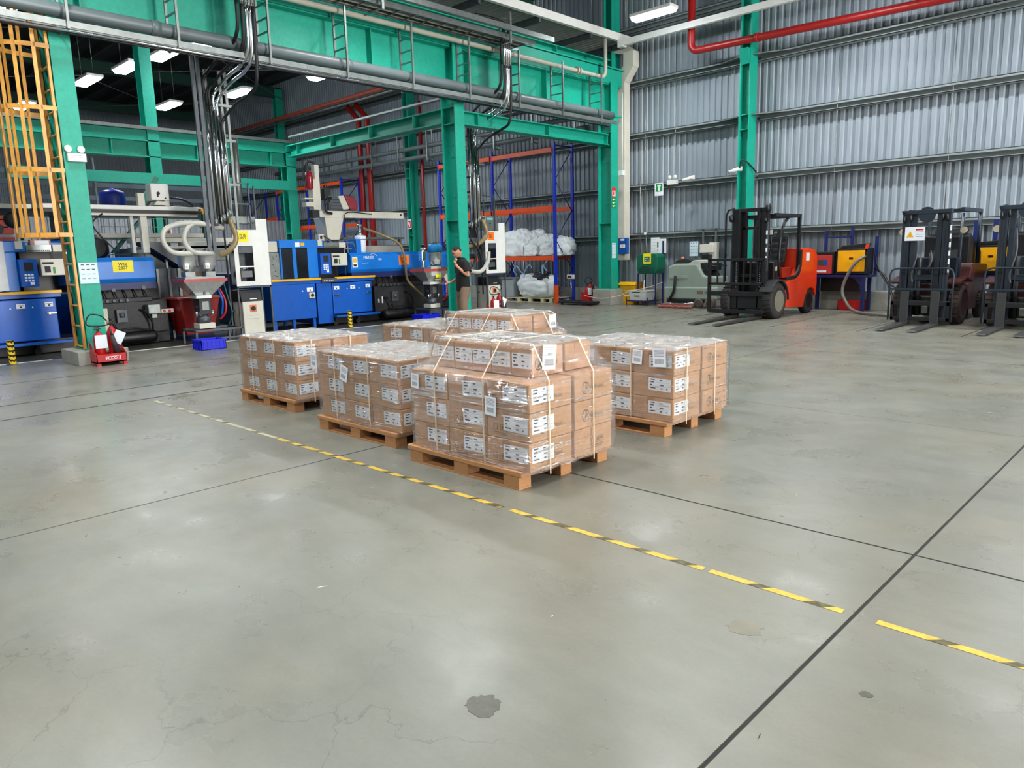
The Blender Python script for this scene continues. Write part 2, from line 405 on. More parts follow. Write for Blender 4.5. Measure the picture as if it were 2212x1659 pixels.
wc=[(-15.2,'corner green wall column beside the white duct'),(-10.47,'green wall column behind the orange forklift with a camera on it'),(-25.75,'green wall column between the two red downpipes and the near rack'),(-36.5,'green wall column far left behind the long rack'),(-20.6,'green wall column hidden mostly behind the man’s column')]
for x,l in wc:
    if x==-20.6: continue
    t=thing('wall_column',l,'column',(x+.16,20.45,0),'green wall columns')
    obj('shaft',hcol(x,x+.32,20.2,20.62,.5 if x!=-36.5 else 0,10.4,base=False),green,t)
    obj('haunch',M().prism([(20.2,7.15),(20.05,7.15),(20.2,6.75)],'x',x+.02,x+.3),green,t,fix=True)
# rear row across the machines
for y,z1,l in ((3.9,5.6,'green column of the rear machine row at the left edge of the frame'),(8.75,10.3,'tall green column of the rear row rising above the green beam'),(13.1,5.6,'green column of the rear row where two beams meet')):
    t=thing('rear_column',l,'column',(-22.9,y,0),'green rear columns'); obj('shaft',hcol(-23.15,-22.75,y-.16,y+.16,0,z1),green,t)
def ibeam(ax,a0,a1,c0,c1,z0,z1,t=.03,st=1.5):
    m=M(); cc=(c0+c1)/2
    if ax=='y':
        m.box(c0,c1,a0,a1,z0,z0+t); m.box(c0,c1,a0,a1,z1-t,z1); m.box(cc-.012,cc+.012,a0,a1,z0,z1)
        a=a0+.6
        while a<a1: m.box(c0+.02,c1-.02,a,a+.02,z0,z1); a+=st
    else:
        m.box(a0,a1,c0,c1,z0,z0+t); m.box(a0,a1,c0,c1,z1-t,z1); m.box(a0,a1,cc-.012,cc+.012,z0,z1)
        a=a0+.6
        while a<a1: m.box(a,a+.02,c0+.02,c1-.02,z0,z1); a+=st
    return m
single('crane_girder','deep green runway girder along the top of the front columns','beam',ibeam('y',4.0,20.2,-14.95,-14.5,5.92,6.85,st=3).box(-14.9,-14.5,4.0,20.2,6.86,7.3).box(-15.0,-14.46,4,20.4,7.32,7.36),green)
single('runway_beam','upper green beam over the girder beside the catwalk','beam',ibeam('y',9,20.4,-15.4,-14.95,7.4,7.75,st=4),green)
single('tie_beam','green horizontal beam from the man’s column to the wall column','beam',ibeam('y',13.27,19.5,-14.85,-14.5,5.02,5.36,st=2.8),green)
single('rear_beam','long green beam of the rear row above the machines','beam',ibeam('y',-5,13.4,-23.1,-22.75,4.75,5.22,st=2.4).box(-23.0,-22.8,-5,13.4,5.22,5.5),green)
single('rear_beam_lip','pale galvanised gutter along the top of the rear green beam','gutter',M().box(-22.95,-22.7,-5,13.3,5.51,5.6),ggrey)
single('lower_rear_beam','lower green beam under the rear row beam, right of the machine robot','beam',M().box(-22.9,-22.7,5,13.2,4.0,4.3),green)
single('cross_beam','green crossing beam running back from the man’s column','beam',ibeam('x',-22.7,-14.95,12.93,13.27,5.05,5.42,st=2),green)
single('cross_beam_gutter','pale galvanised gutter on the crossing beam behind the big grey pipe','gutter',M().box(-22.6,-14.95,12.98,13.12,5.66,5.71),ggrey)
# ---- pipe gantry in front of the girder ----
single('main_pipe','thick grey pvc pipe running along the green girder','pipe',M().tube([(-14.17,y,5.83) for y in (-4,0,4,8,12,16,19.25)],.115,14).tube([(-14.17,5.6,5.83),(-14.17,5.75,5.83)],.13,14).tube([(-14.17,9.6,5.83),(-14.17,9.75,5.83)],.13,14).tube([(-14.17,14.9,5.83),(-14.17,15.05,5.83)],.13,14),pvc)
t=thing('pipe_tray','long galvanised pipe tray hung below the thick grey pipe','tray',(-14.15,8,5.5))
obj('side_rail',M().box(-13.98,-13.95,-4,19.2,5.53,5.63),ggrey,t); obj('side_rail',M().box(-14.35,-14.32,-4,19.2,5.53,5.63),ggrey,t)
obj('conduit',M().cyl((-14.03,-4,5.5),(-14.03,19,5.5),.022,8),chrome,t); obj('conduit',M().cyl((-14.1,-4,5.47),(-14.1,19,5.47),.02,8),black,t); obj('conduit',M().cyl((-14.2,-4,5.5),(-14.2,19,5.5),.025,8),gdark,t)
ORDN='first second third fourth fifth sixth seventh eighth ninth tenth eleventh twelfth thirteenth fourteenth'.split()
hg=None
for i in range(-4,9):
    y=4.21+1.7728*i
    if hg is None:
        hg=thing('pipe_hanger','ladder-shaped galvanised hanger of the grey pipe, first from the left, off the frame','hanger',(-14.15,y,5.54),'ladder hangers along the green girder')
        o=(-14.15,y,5.54)
        for x in (-13.93,-14.37): obj('upright',M().box(x-.02,x+.02,y-.02,y+.02,5.5,6.95),ggrey,hg)
        for z in (5.5,5.68,6.1,6.35,6.62): obj('rung',M().box(-14.35,-13.95,y-.012,y+.012,z,z+.03),ggrey,hg)
    else: dup(hg,(-14.15,y,5.54),'ladder-shaped galvanised hanger of the grey pipe, '+ORDN[i+4]+' from the left')
t=thing('upper_cable_tray','wide upper galvanised cable tray above the grey pipe, ending over the man’s column','tray',(-13.9,8,7.1))
obj('side_rail',M().box(-13.7,-13.67,-4,15.2,7.05,7.17),ggrey,t); obj('side_rail',M().box(-14.3,-14.27,-4,15.2,7.05,7.17),ggrey,t)
m=M(); y=-4
while y<15.1: m.box(-14.27,-13.7,y,y+.03,7.05,7.07); y+=.45
obj('tray_rungs',m,ggrey,t)['kind']='stuff'
for k,(x,r,mt_) in enumerate(((-14.2,.03,beigepipe),(-14.1,.035,black),(-14.0,.03,beigepipe),(-13.88,.04,gdark),(-13.78,.025,beigepipe))): obj('tray_cable',M().cyl((x,-4,7.1),(x,15,7.1),r,6),mt_,t)
obj('flat_bar',M().box(-13.5,-13.42,8,15.7,7.18,7.3),ggrey,t)
for y in (2.4,6.2,10.2,14.1):
    m=M()
    for z in (6.92,7.1,7.3,7.5): m.cyl((-14.3,y,z),(-13.5,y,z),.012,5)
    m.box(-13.52,-13.47,y-.03,y+.03,6.9,7.62); obj('guard_frame',m,ggrey,t)
single('beige_pipe','beige pipe with a bolted flange that turns up near the wall','pipe',M().tube([(-14.2,-4,6.9),(-14.2,5,6.9),(-14.2,18.75,6.9)]+arc((-14.2,18.75,7.1),.2,-PI/2,0,6,'yz')+[(-14.2,18.95,8.0)],.06,10).cyl((-14.2,17.55,6.9),(-14.2,17.6,6.9),.11,12).cyl((-14.2,17.66,6.9),(-14.2,17.71,6.9),.11,12),beigepipe)
# catwalk
t=thing('catwalk','overhead catwalk with corrugated underside and white edge beam','catwalk',(-15.3,14,8.1))
m=corr(5.5,20.6,0,1,0,.2,.05); m.v=[(-14.4-v[2]*1.7,v[0],8.16+v[1]) for v in m.v]; obj('deck_sheet',m,deckm,t)
obj('edge_beam',M().box(-14.42,-14.3,5.5,20.5,8.12,8.34),white,t); obj('inner_beam',M().box(-16.15,-16.05,5.5,20.5,8.0,8.25),green,t)
for y in (7,9.3,11.6,13.9,16.2,18.5,20.2): obj('joist',M().box(-16.1,-14.4,y,y+.08,8.0,8.14),gdark,t)
for y in (7,9.3,11.6,13.9,16.2,18.5,20.2): obj('hanger_rod',M().cyl((-14.36,y,8.3),(-14.36,y,10.6),.01,5),ggrey,t)
single('wall_cable_trunking','long white trunking along the upper long wall','trunking',M().box(-14.1,5,19.7,19.82,7.93,8.10).box(-14.3,-14.1,19.7,19.9,7.9,8.12),white)
m=M(); m.box(-14.88,-14.46,20.3,20.6,1.42,7.0); m.prism([(-14.88,7.0),(-14.46,7.0),(-14.12,7.45),(-14.12,7.9),(-14.45,8.12),(-14.9,8.12),(-14.9,7.95),(-14.52,7.85),(-14.52,7.5)],'y',20.3,20.6)
single('white_duct','tall white rectangular duct with a dogleg at its top, right of the corner column','duct',m,cream,bv=.01,fix=True)
single('conduit_pipe','thin white conduit with a junction box left of the white duct','conduit',M().cyl((-14.3,19.95,4.2),(-14.3,19.95,6.6),.02,6).box(-14.38,-14.22,19.85,20.0,4.1,4.25),white)
single('sprinkler_pipe','red pipe dropping by the wall and elbowing right above the girts','pipe',M().tube([(-11.92,20.03,10.5),(-11.92,20.03,7.68)]+[(-11.92+.22-.22*math.cos(a),20.03,7.58-.22*math.sin(a)) for a in [PI/2*i/6 for i in range(7)]]+[(-8.8,20.03,7.3),(-4.9,20.03,7.2),(4,20.03,6.98)],.103,14).cyl((-9.95,20.03,7.335),(-9.85,20.03,7.33),.123,14),redpipe)
for x,l in ((-29.1,'left one of the paired red downpipes behind the robot'),(-28.45,'right one of the paired red downpipes behind the robot')):
    single('red_downpipe',l,'pipe',M().tube([(x,20.3,0),(x,20.3,7.9),(x-.5,20.1,8.5)],.13,12),redpipe,'paired red downpipes')
single('red_thin_pipe','thin red pipe on the wall left of the near rack','pipe',M().cyl((-24.6,20.2,.8),(-24.6,20.2,8),.06,10),redpipe)
single('long_red_pipe','long pale red pipe high on the far part of the wall','pipe',M().cyl((-46,19.9,8.8),(-24,19.9,8.8),.09,10),mat('faded red pipe',(196,92,72),.4))
single('long_steel_pipe','long steel pipe just under the pale red pipe','pipe',M().cyl((-46,19.75,8.55),(-24,19.75,8.55),.07,10),ggrey)
# twin wall pipes with hangers
for z,l in ((6.1,'upper one of the twin grey pipes along the rack wall'),(5.72,'lower one of the twin grey pipes along the rack wall')):
    single('wall_pipe',l,'pipe',M().tube([(x,19.8,z) for x in (-36,-30,-25,-20,-15.6)],.09,10),pvc,'twin grey wall pipes')
hh=None
for i in range(11):
    x=-35+1.9*i
    if hh is None:
        hh=thing('rod_hanger','thin galvanised rod frame of the twin wall pipes, leftmost','hanger',(x,19.8,5.55),'rod hangers of the twin wall pipes')
        for yy in (19.66,19.94): obj('rod',M().box(x-.025,x+.025,yy-.015,yy+.015,5.5,6.95),ggrey,hh)
        obj('crossbar',M().box(x-.02,x+.02,19.66,19.94,5.5,5.54),ggrey,hh)
    else: dup(hh,(x,19.8,5.55),'thin galvanised rod frame of the twin wall pipes, '+ORDN[i]+' from the left')
# ---- lamps ----
lp=None
def lamp(x,y,z,label,group,seen=True):
    global lp
    if lp is None:
        lp=thing('high_bay_lamp',label,'lamp',(x,y,z),group); 
        obj('housing',M().box(x-.66,x+.66,y-.2,y+.2,z+.03,z+.12),white,lp,.02)
        obj('diffuser',M().prism([(y-.18,z+.03),(y+.18,z+.03),(y+.12,z-.05),(y-.12,z-.05)],'x',x-.62,x+.62),lampm,lp,fix=True)
        m=M()
        for dx in (-.5,.5): m.cyl((x+dx,y,z+.1),(x+dx,y,10.8 if z>7 else z+3),.006,5)
        obj('suspension_wire',m,ggrey,lp)
        a=area('lamp_light',(0,0,0),(1.2*S,.34*S),LAMP_POWER); a.parent=lp; a.location=(0,0,-.07*S)
        return lp
    return dup(lp,(x,y,z),label,group)
far=[(-24.1,9.9,'high bay lamp above the far machines, right end of the row of three'),(-26.4,9.6,'high bay lamp above the far machines, middle of the row of three'),(-29.1,9.2,'high bay lamp above the far machines, left end of the row of three'),
 (-31.6,12.9,'small far high bay lamp right of the tall rear column'),(-27.7,14.0,'far high bay lamp seen behind the vertical machine pipes'),(-23.3,14.95,'high bay lamp just below the pipe tray left of the red pipes'),
 (-21.8,10.3,'high bay lamp glimpsed between the thick pipe and the tray'),(-34.9,8.6,'far high bay lamp seen through the ladder cage'),(-22.0,5.4,'high bay lamp in the top left corner of the picture')]
lamp(-11.95,18.1,8.0,'bright high bay lamp hanging in front of the long wall near the duct','lamps in the open bay')
for x,y,l in far: lamp(x,y,8.0,l,'far high bay lamps').scale=(1.2,1.35,1)
for x in (-7.2,-2.4,2.4):
    lamp(x,18.1,7.55,'high bay lamp above the forklift row, '+{-7.2:'left',-2.4:'middle',2.4:'right'}[x]+' one','lamps in the open bay')
for y in (10.5,3.0,-3.5):
    for x in (-11.9,-6.0,-.6,4.2): lamp(x,y,8.0,'high bay lamp over the pallet floor, '+{10.5:'far row',3.0:'middle row',-3.5:'near row'}[y]+', '+{-11.9:'first',-6.0:'second',-.6:'third',4.2:'fourth'}[x]+' from the left','lamps in the open bay')
# ================= PALLETS, CARTONS, FILM =================
LX,LY=.44,.485
def ship_label(w=.24,h=.115):
    m=M(); m.plate('y',0,-w/2,w/2,-h/2,h/2,0,.002)
    for r,zz in enumerate((.38,.18,-.05,-.3)):
        m.plate('y',-.002,-w*.42,-w*.42+w*(.2,.17,.09,.24)[r],h*zz-h*.045,h*zz+h*.045,1,.001)
    for xx,zz,ww in ((.0,.36,.12),(.02,-.02,.16),(.03,-.3,.1),(.3,-.3,.05)): m.plate('y',-.002,w*xx,w*(xx+ww),h*zz-h*.045,h*zz+h*.045,1,.001)
    m.plate('y',-.002,-w*.1,w*.42,h*.2,h*.215,2,.001); m.plate('y',-.002,-w*.1,w*.42,h*-.13,h*-.12,2,.001)
    return mesh('shipping_label',m,[paper,mat('label print',(58,58,66),.6,var=0),mat('grey print',(150,155,165),.6,var=0)],(0,0,0))
LAB=ship_label()
def note_mesh():
    m=M(); m.plate('y',0,-.06,.06,-.075,.075,0,.002)
    for k in range(5): m.plate('y',-.002,-.045,.045,.055-k*.011,.059-k*.011,1,.001)
    for k in range(12): m.plate('y',-.002,-.04+k*.0068,-.04+k*.0068+.0035,-.05,-.01,1,.001)
    return mesh('delivery_note',m,[paper,mat('grey print',(150,155,165))],(0,0,0))
NOTE=note_mesh()
def put(me,name,loc,face,parent,tilt=0,label=None):
    o=bpy.data.objects.new(name,me); link(o,parent,loc); o.rotation_euler=(0,tilt,PI/2 if face=='x' else 0)
    if label: o['label']=label
    return o
# printed emblem: an open C around a slanted R
def emblem():
    m=M()
    def stroke(pts,w):
        for (a,b) in zip(pts,pts[1:]):
            d=Vector((b[0]-a[0],0,b[1]-a[1])); d.normalize(); n=Vector((-d.z,0,d.x))*w/2
            A=Vector((a[0],0,a[1]));B=Vector((b[0],0,b[1])); m.add([A-n,B-n,B+n,A+n],[(0,1,2,3)])
    stroke([( .01+.035*math.cos(a)*1.0-.012,.045*math.sin(a)) for a in [PI*.38+PI*1.25*i/10 for i in range(11)]],.007)
    stroke([(-.005,-.03),(.012,.035)],.009); stroke([(.0,.035),(.03,.04),(.038,.022),(.025,.006),(.006,.0)],.008); stroke([(.016,.002),(.03,-.03),(.042,-.028)],.009)
    return mesh('emblem',m,inkf,(0,0,0))
EMB=emblem()
def icons():
    m=M()
    for k,(a) in enumerate((-.07,0,.055)):
        for (x0,x1,z0,z1) in ((a-.02,a+.02,.02,.023),(a-.02,a+.02,-.023,-.02),(a-.02,a-.017,-.02,.02),(a+.017,a+.02,-.02,.02)): m.plate('y',0,x0,x1,z0,z1,0,.001)
    m.plate('y',0,-.006,.01,-.012,.014,0,.001); m.plate('y',0,.046,.062,-.002,.014,0,.001); m.plate('y',0,-.08,.07,-.042,-.037,0,.001); m.plate('y',0,-.055,.055,-.056,-.051,0,.001)
    return mesh('handling_icons',m,inkg,(0,0,0))
ICO=icons()
def seam_strip(w,h):
    m=M(); m.plate('y',0,-w/2,w/2,-h/2,h/2,0,.0015); return mesh('packing_tape',m,card2,(0,0,0))
TAPE=seam_strip(.075,.07)
CART={}
def carton(x,y,z,w,d,h,label,group,labs=(),rz=0,dx=0,dy=0):
    key=(round(w,3),round(d,3),round(h,3))
    if key not in CART:
        m=M(); m.box(-w/2+.003,w/2-.003,-d/2+.003,d/2-.003,0.001,h-.003); CART[key]=mesh('carton_body',m,card,(0,0,0))
    cx,cy=x+w/2+dx,y+d/2+dy
    t=thing('cardboard_box',label,'box',(cx,cy,z),group)
    o=bpy.data.objects.new('carton_body',CART[key]); link(o,t,(cx,cy,z)); q=o.modifiers.new('bevel','BEVEL'); q.width=.004; q.segments=1
    yf=cy-d/2+.0025; xr=cx+w/2-.0025
    if 'F' in labs: put(LAB,'shipping_label',(cx+w/2-.145,yf,z+h*.56),'y',t,random.uniform(-.03,.03))
    if 'f' in labs: put(LAB,'shipping_label',(cx,yf,z+h*.55),'y',t,random.uniform(-.03,.03)).scale=((w-.02)/.24,1,1)
    if 'S' in labs: put(LAB,'shipping_label',(xr,cy-d/2+.145,z+h*.56),'x',t,random.uniform(-.02,.02))
    if 'F' in labs and w>.3: put(TAPE,'packing_tape',(cx-.02,yf,z+h-.037),'y',t)
    if 'I' in labs: put(ICO,'handling_icons',(cx-.06,yf-.001,z+h*.38),'y',t)
    if 'K' in labs: put(ICO,'handling_icons',(xr+.001,cy+.05,z+h*.45),'x',t)
    if 'X' in labs:
        yy=cy-.03 if 'S' not in labs else cy-.02
        put(EMB,'emblem',(xr+.001,yy-.075,z+h*.45),'x',t); text('brand_print','XinPoint',.037,(xr+.001,yy+.055,z+h*.43),'x',inkf,t)
    return t
def pallet(x,y,where,kind='dark',w=1.33,d=1.08):
    t=thing('wooden_pallet','brown pressed-wood pallet '+where,'pallet',(x+w/2,y+d/2,0),'pallets under the wrapped cartons')
    b=wood if kind=='dark' else palew
    nb=7; bw=w/nb*.99
    for i in range(5):
        dd=d/5; obj('deck_board',M().box(x,x+w,y+i*dd+.003,y+(i+1)*dd-.003,.1,.143),b,t,.008)
    for xx in (x+.03,x+w/2-.08,x+w-.19):
        for yy in (y+.01,y+d/2-.06,y+d-.14):
            obj('block',M().box(xx,xx+.16,yy,yy+.13,.016,.1),b,t,.003)
    for yy in (y+.01,y+d/2-.06,y+d-.14): obj('bottom_board',M().box(x+.03,x+w-.03,yy,yy+.13,0,.016),b,t,.002)
    return t
def film(x0,x1,y0,y1,z0,z1,x2=None,y2=None,z2=None,label='',seed=1,z3=None):
    rnd=random.Random(seed)
    t=thing('stretch_film',label,'plastic film',((x0+x1)/2,(y0+y1)/2,z0),'stretch film around pallet loads')
    e=.012
    def ring(a,b,c,d,z,n=26,j=.004):
        P=[]
        for (p,q,r_,s_) in ((a,c,b,c),(b,c,b,d),(b,d,a,d),(a,d,a,c)):
            for i in range(n): P.append((p+(r_-p)*i/n+rnd.uniform(-j,j),q+(s_-q)*i/n+rnd.uniform(-j,j),z+rnd.uniform(-j,j)))
        return P
    rings=[ring(x0-e,x1+e,y0-e,y1+e,z0+(z1-z0)*k/8) for k in range(9)]
    top=(x0-e,x1+e,y0-e,y1+e,z1)
    if x2:
        for k in (1,2,3,4,5,6):
            q=k/6; sag=.035*math.sin(PI*q)
            a=x0-e+(x2[0]-e-x0+e)*q; b=x1+e+(x2[1]+e-x1-e)*q; c_=y0-e+(y2[0]-e-y0+e)*q; d=y1+e+(y2[1]+e-y1-e)*q
            rings.append(ring(a+sag*.5,b-sag*.3,c_+sag*.5,d-sag*.5,z1+(z2-z1)*q-sag))
        top=(x2[0]-e,x2[1]+e,y2[0]-e,y2[1]+e,z2)
    n=len(rings[0]); m=M(); vs_=[p for r in rings for p in r]; fs=[]
    for k in range(len(rings)-1):
        for i in range(n): fs.append((k*n+i,k*n+(i+1)%n,(k+1)*n+(i+1)%n,(k+1)*n+i))
    m.add(vs_,fs,0,True); obj('side_film',m,film_side,t)
    a,b,c_,d,zt=top
    def fn(u,v):
        ed=min(u,v,1-u,1-v); return (a+(b-a)*u,c_+(d-c_)*v,zt+.004+min(ed*.6,.03)*.5+rnd.uniform(-.005,.010)*(1 if ed>0 else .3))
    obj('top_film',M().grid(fn,44,36),film_top,t)
    # twisted gathered edge at the pallet
    m=M()
    for k in range(9):
        za=z0+rnd.uniform(-.01,.05); zb=z0+rnd.uniform(.0,.16); xa=x0+rnd.uniform(0,.5)*(x1-x0); xb=xa+rnd.uniform(.3,.55)*(x1-x0)
        m.tube(smooth([(xa,y0-e-.006,za),((xa+xb)/2,y0-e-.012,(za+zb)/2),(min(xb,x1),y0-e-.006,zb)],3),.0022,4)
    obj('film_rope',m,film_top,t)
    return t
def strap(x0,x1,y0,y1,z1,side,c,label,tiers=None):
    """band over the load: side 'y' = runs front-top-back at x=c ; 'x' = runs right side-top-left at y=c"""
    e=.0165; w=.006; m=M()
    if side=='y':
        P=[(y0-e,.1),(y0-e,z1)] ; 
        if tiers: P+=[(tiers[0]-e,tiers[2]+.03),(tiers[1]+e,tiers[2]+.03)]
        else: P[-1]=(y0-e,z1+.02)
        P+=[(y1+e,z1+(0 if tiers else .02)),(y1+e,.1)]
        for (a,b) in zip(P,P[1:]): m.add([(c-w,a[0],a[1]),(c+w,a[0],a[1]),(c+w,b[0],b[1]),(c-w,b[0],b[1])],[(0,1,2,3)])
    else:
        P=[(x1+e,.1),(x1+e,z1)]
        if tiers: P+=[(tiers[1]+e,tiers[2]+.03),(tiers[0]-e,tiers[2]+.03)]
        else: P[-1]=(x1+e,z1+.02)
        P+=[(x0-e,z1+(0 if tiers else .02)),(x0-e,.1)]
        for (a,b) in zip(P,P[1:]): m.add([(a[0],c-w,a[1]),(a[0],c+w,a[1]),(b[0],c+w,b[1]),(b[0],c-w,b[1])],[(0,1,2,3)])
    o=single('packing_strap',label,'strap',m,strapm,'packing straps round the pallet loads'); s=o.modifiers.new('solid','SOLIDIFY'); s.thickness=.002; return o
rows=['bottom','middle','top']; colsn=['left','centre','right']
def load(tagn,x0,y0,ylen=1.0,tiers=False,seed=1,shift=0):
    """3x2 cartons per layer, three layers"""
    G='cartons on '+tagn
    rnd=random.Random(seed); z=.145; h=.217
    for L in range(3):
        for i in range(3):
            jx=rnd.uniform(-.006,.006); labs='F'+('I' if (seed==3 and i>0 and not(i==1 and L==2)) else '')
            if i==2: labs+='SX'
            carton(x0+i*LX,y0,z,LX,LY-.01,h,f'carton on {tagn}, {rows[L]} row, {colsn[i]} of the front face',G,labs,dx=jx+(.0 if i<2 else .0),dy=rnd.uniform(-.006,.004))
        carton(x0+2*LX,y0+LY+.02,z,LX,LY-.01,h,f'carton on {tagn}, {rows[L]} row, rear one on its right side',G,'K' if (seed==3 and L==0) else 'X',dx=rnd.uniform(-.004,.006))
        if not tiers or L<2:
            for i in range(2): carton(x0+i*LX,y0+LY+.02,z,LX,LY-.01,h,f'carton on {tagn}, {rows[L]} row, {colsn[i]} at the back','inner cartons on '+tagn)
        else:
            for i in range(2): carton(x0+i*LX,y0+LY+.02,z,LX,LY-.01,h,f'carton on {tagn}, top full row, {colsn[i]} at the back','inner cartons on '+tagn)
        z+=h
    if tiers:
        for i in range(5):
            labs='f'+('X' if i==4 else '')
            carton(x0+.1+i*.214,y0+.2,z+.004,.214,.36,.215,f'upright narrow carton of the extra tier on {tagn}, '+('first','second','third','fourth','fifth')[i]+' from the left',G+' upper tier',labs,dx=0)
        carton(x0+.1+3*.214,y0+.58,z+.004,.428,.32,.215,f'carton at the back right of the extra tier on {tagn}',G+' upper tier','')
        carton(x0+.1,y0+.58,z+.004,.6,.32,.215,f'carton at the back left of the extra tier on {tagn}',G+' upper tier','')
    return z
P=[('the far-left pallet',-8.72,4.13,False,1,'far left of the group'),('the second pallet from the left',-6.5,3.88,False,2,'second from the left'),('the nearest pallet',-4.79,3.72,True,3,'nearest the camera with the extra upper tier'),
   ('the right-hand pallet',-4.84,5.70,False,4,'right of the group'),('the tall rear pallet',-6.83,5.60,True,5,'rear, in front of the man’s column'),('the low rear pallet',-8.32,6.0,False,6,'rear, partly hidden by the taller rear load')]
for n,x,y,tr,sd,wh in P:
    pallet(x-(.08 if tr else .06),y-.03,wh); load(n,x,y,tiers=tr,seed=sd)
    xx=(x,x+3*LX); yy=(y,y+2*LY+.03)
    if tr: film(xx[0],xx[1],yy[0],yy[1],.13,.80,(x+.1,x+.1+5*.214),(y+.2,y+.9),1.025,label='clear stretch film round '+n,seed=sd)
    else: film(xx[0],xx[1],yy[0],yy[1],.13,.80,label='clear stretch film round '+n,seed=sd)
    tz=((x+.1,x+1.17,1.025),(y+.2,y+.9,1.025)) if tr else (None,None)
    strap(*xx,*yy,.8,'y',x+.30,'cream strap down the front of '+n+', left one',tz[1]); strap(*xx,*yy,.8,'y',x+.86,'cream strap down the front of '+n+', right one',tz[1])
    strap(*xx,*yy,.8,'x',y+.2,'cream strap down the right side of '+n+', front one',tz[0]); strap(*xx,*yy,.8,'x',y+.72,'cream strap down the right side of '+n+', rear one',tz[0])
def note(loc,face,tilt,label,s=1.0):
    o=bpy.data.objects.new('delivery_note',NOTE); link(o,None,loc); o.rotation_euler=(0,tilt,PI/2 if face=='x' else 0); o.scale=(s,s,s)
    return tag(o,label,'note','paper notes stuck on the film')
note((-3.84,3.695,.60),'y',.05,'small white note left of the corner label on the nearest pallet',.95)
note((-4.73,3.70,.70),'y',.06,'white note folded at the left edge of the nearest pallet load',.8)
note((-3.59,4.08,.94),'x',.1,'white delivery note high on the right side of the upper tier, nearest pallet',1.25)
note((-6.02,3.855,.62),'y',.28,'tilted white note hanging on the front of the second pallet')
note((-6.56,3.86,.70),'y',.1,'white note at the left edge of the second pallet load',.9)
note((-3.9,5.675,.73),'y',.06,'small white note in the top row of the right-hand pallet',.9)
note((-3.66,5.675,.74),'y',-.05,'barcode note over the corner label of the right-hand pallet',1.15)
note((-5.61,6.45,.93),'x',-.1,'white note on the right side of the tall rear pallet load')
# ---- floor tape ----
t=thing('floor_marking_tape','worn black and yellow tape line across the floor in front of the pallets','tape',(-4,3.37,0))
oldt=mat('worn pale tape',(178,172,140),.6,var=.15,scale=20); ytape=mat('yellow floor tape',(206,172,66),.55,var=.16,scale=25); btape=mat('black tape patch',(92,86,52),.5,var=.35,scale=30)
rnd=random.Random(5); x=-9.6
while x<.7:
    pale=x<-6.7; seg=rnd.uniform(.35,.8) if pale else rnd.uniform(.9,1.6); x2=min(x+seg,.7)
    if x<-1.12<x2: x2=-1.15
    m=M(); a=x; yc=3.37; k=0
    while a<x2-.02:
        L=rnd.uniform(.13,.24) if k%2==0 else rnd.uniform(.05,.12); b=min(a+L,x2); mm_=k%2
        s=.05; w=.024
        wj=rnd.uniform(.8,1); m.add([(a,yc-w*wj,.0015),(b,yc-w,.0015),(min(b+s,x2),yc+w*wj,.0015),(a+(s if k else 0),yc+w,.0015)],[(0,1,2,3)],(1 if mm_ and not(pale and rnd.random()<.3) else 0)); a=b; k+=1
    obj('tape_strip',m,[oldt if pale else ytape,btape],t); x=x2+rnd.uniform(.03,.12)
    if -1.2<x<-1.05: x=-1.0
# dashed parking lines
for i,x in enumerate((-9.25,-7.1,-5.26,-3.42)):
    m=M(); y=15.3
    while y<19.6: m.box(x-.02,x+.02,y,y+.09,.0005,.002); y+=.18
    single('dashed_floor_line',('black dashed parking line left of the orange forklift','black dashed parking line right of the orange forklift','black dashed parking line by the hose end, left of the slate forklifts','black dashed parking line between the two slate forklifts')[i],'floor marking',m,black,'dashed parking lines')
single('white_floor_line','white painted line along the edge of the machine bay','floor marking',M().box(-15.69,-15.61,-3,3.75,0,.004).box(-15.69,-15.61,4.6,12.8,0,.004),white)
def blob(cx,cy,r,seed,n=28):
    rn=random.Random(seed); return [(cx+math.cos(2*PI*i/n)*r*rn.uniform(.72,1.1),cy+math.sin(2*PI*i/n)*r*rn.uniform(.72,1.1)) for i in range(n)]
for k,(cx_,cy_,r_,l) in enumerate(((-1.89,1.73,.075,'dark round oil stain on the near floor'),(-1.42,2.93,.08,'faint round stain on the floor near the tape'),(-.84,2.76,.025,'small black scuff right of the tape'))):
    single('floor_stain',l,'stain',M().prism(blob(cx_,cy_,r_,k+3),'z',.0002,.0012),stainm if k!=1 else mat('pale stain',(124,120,104),.4,var=.15))
rnd=random.Random(11); m=M()
for k in range(70):
    x=rnd.uniform(-9,1); y=rnd.uniform(.8,9); a=rnd.uniform(0,PI); L=rnd.uniform(.006,.035); m.add([(x-math.cos(a)*L,y-math.sin(a)*L,.0012),(x+.003,y-.003,.0012),(x+math.cos(a)*L,y+math.sin(a)*L,.0012),(x-.003,y+.003,.0012)],[(0,1,2,3)],k%2)
tag(obj('floor_litter',m,[paper,black]),'tiny pale and dark scraps scattered on the floor','litter',None,'stuff')
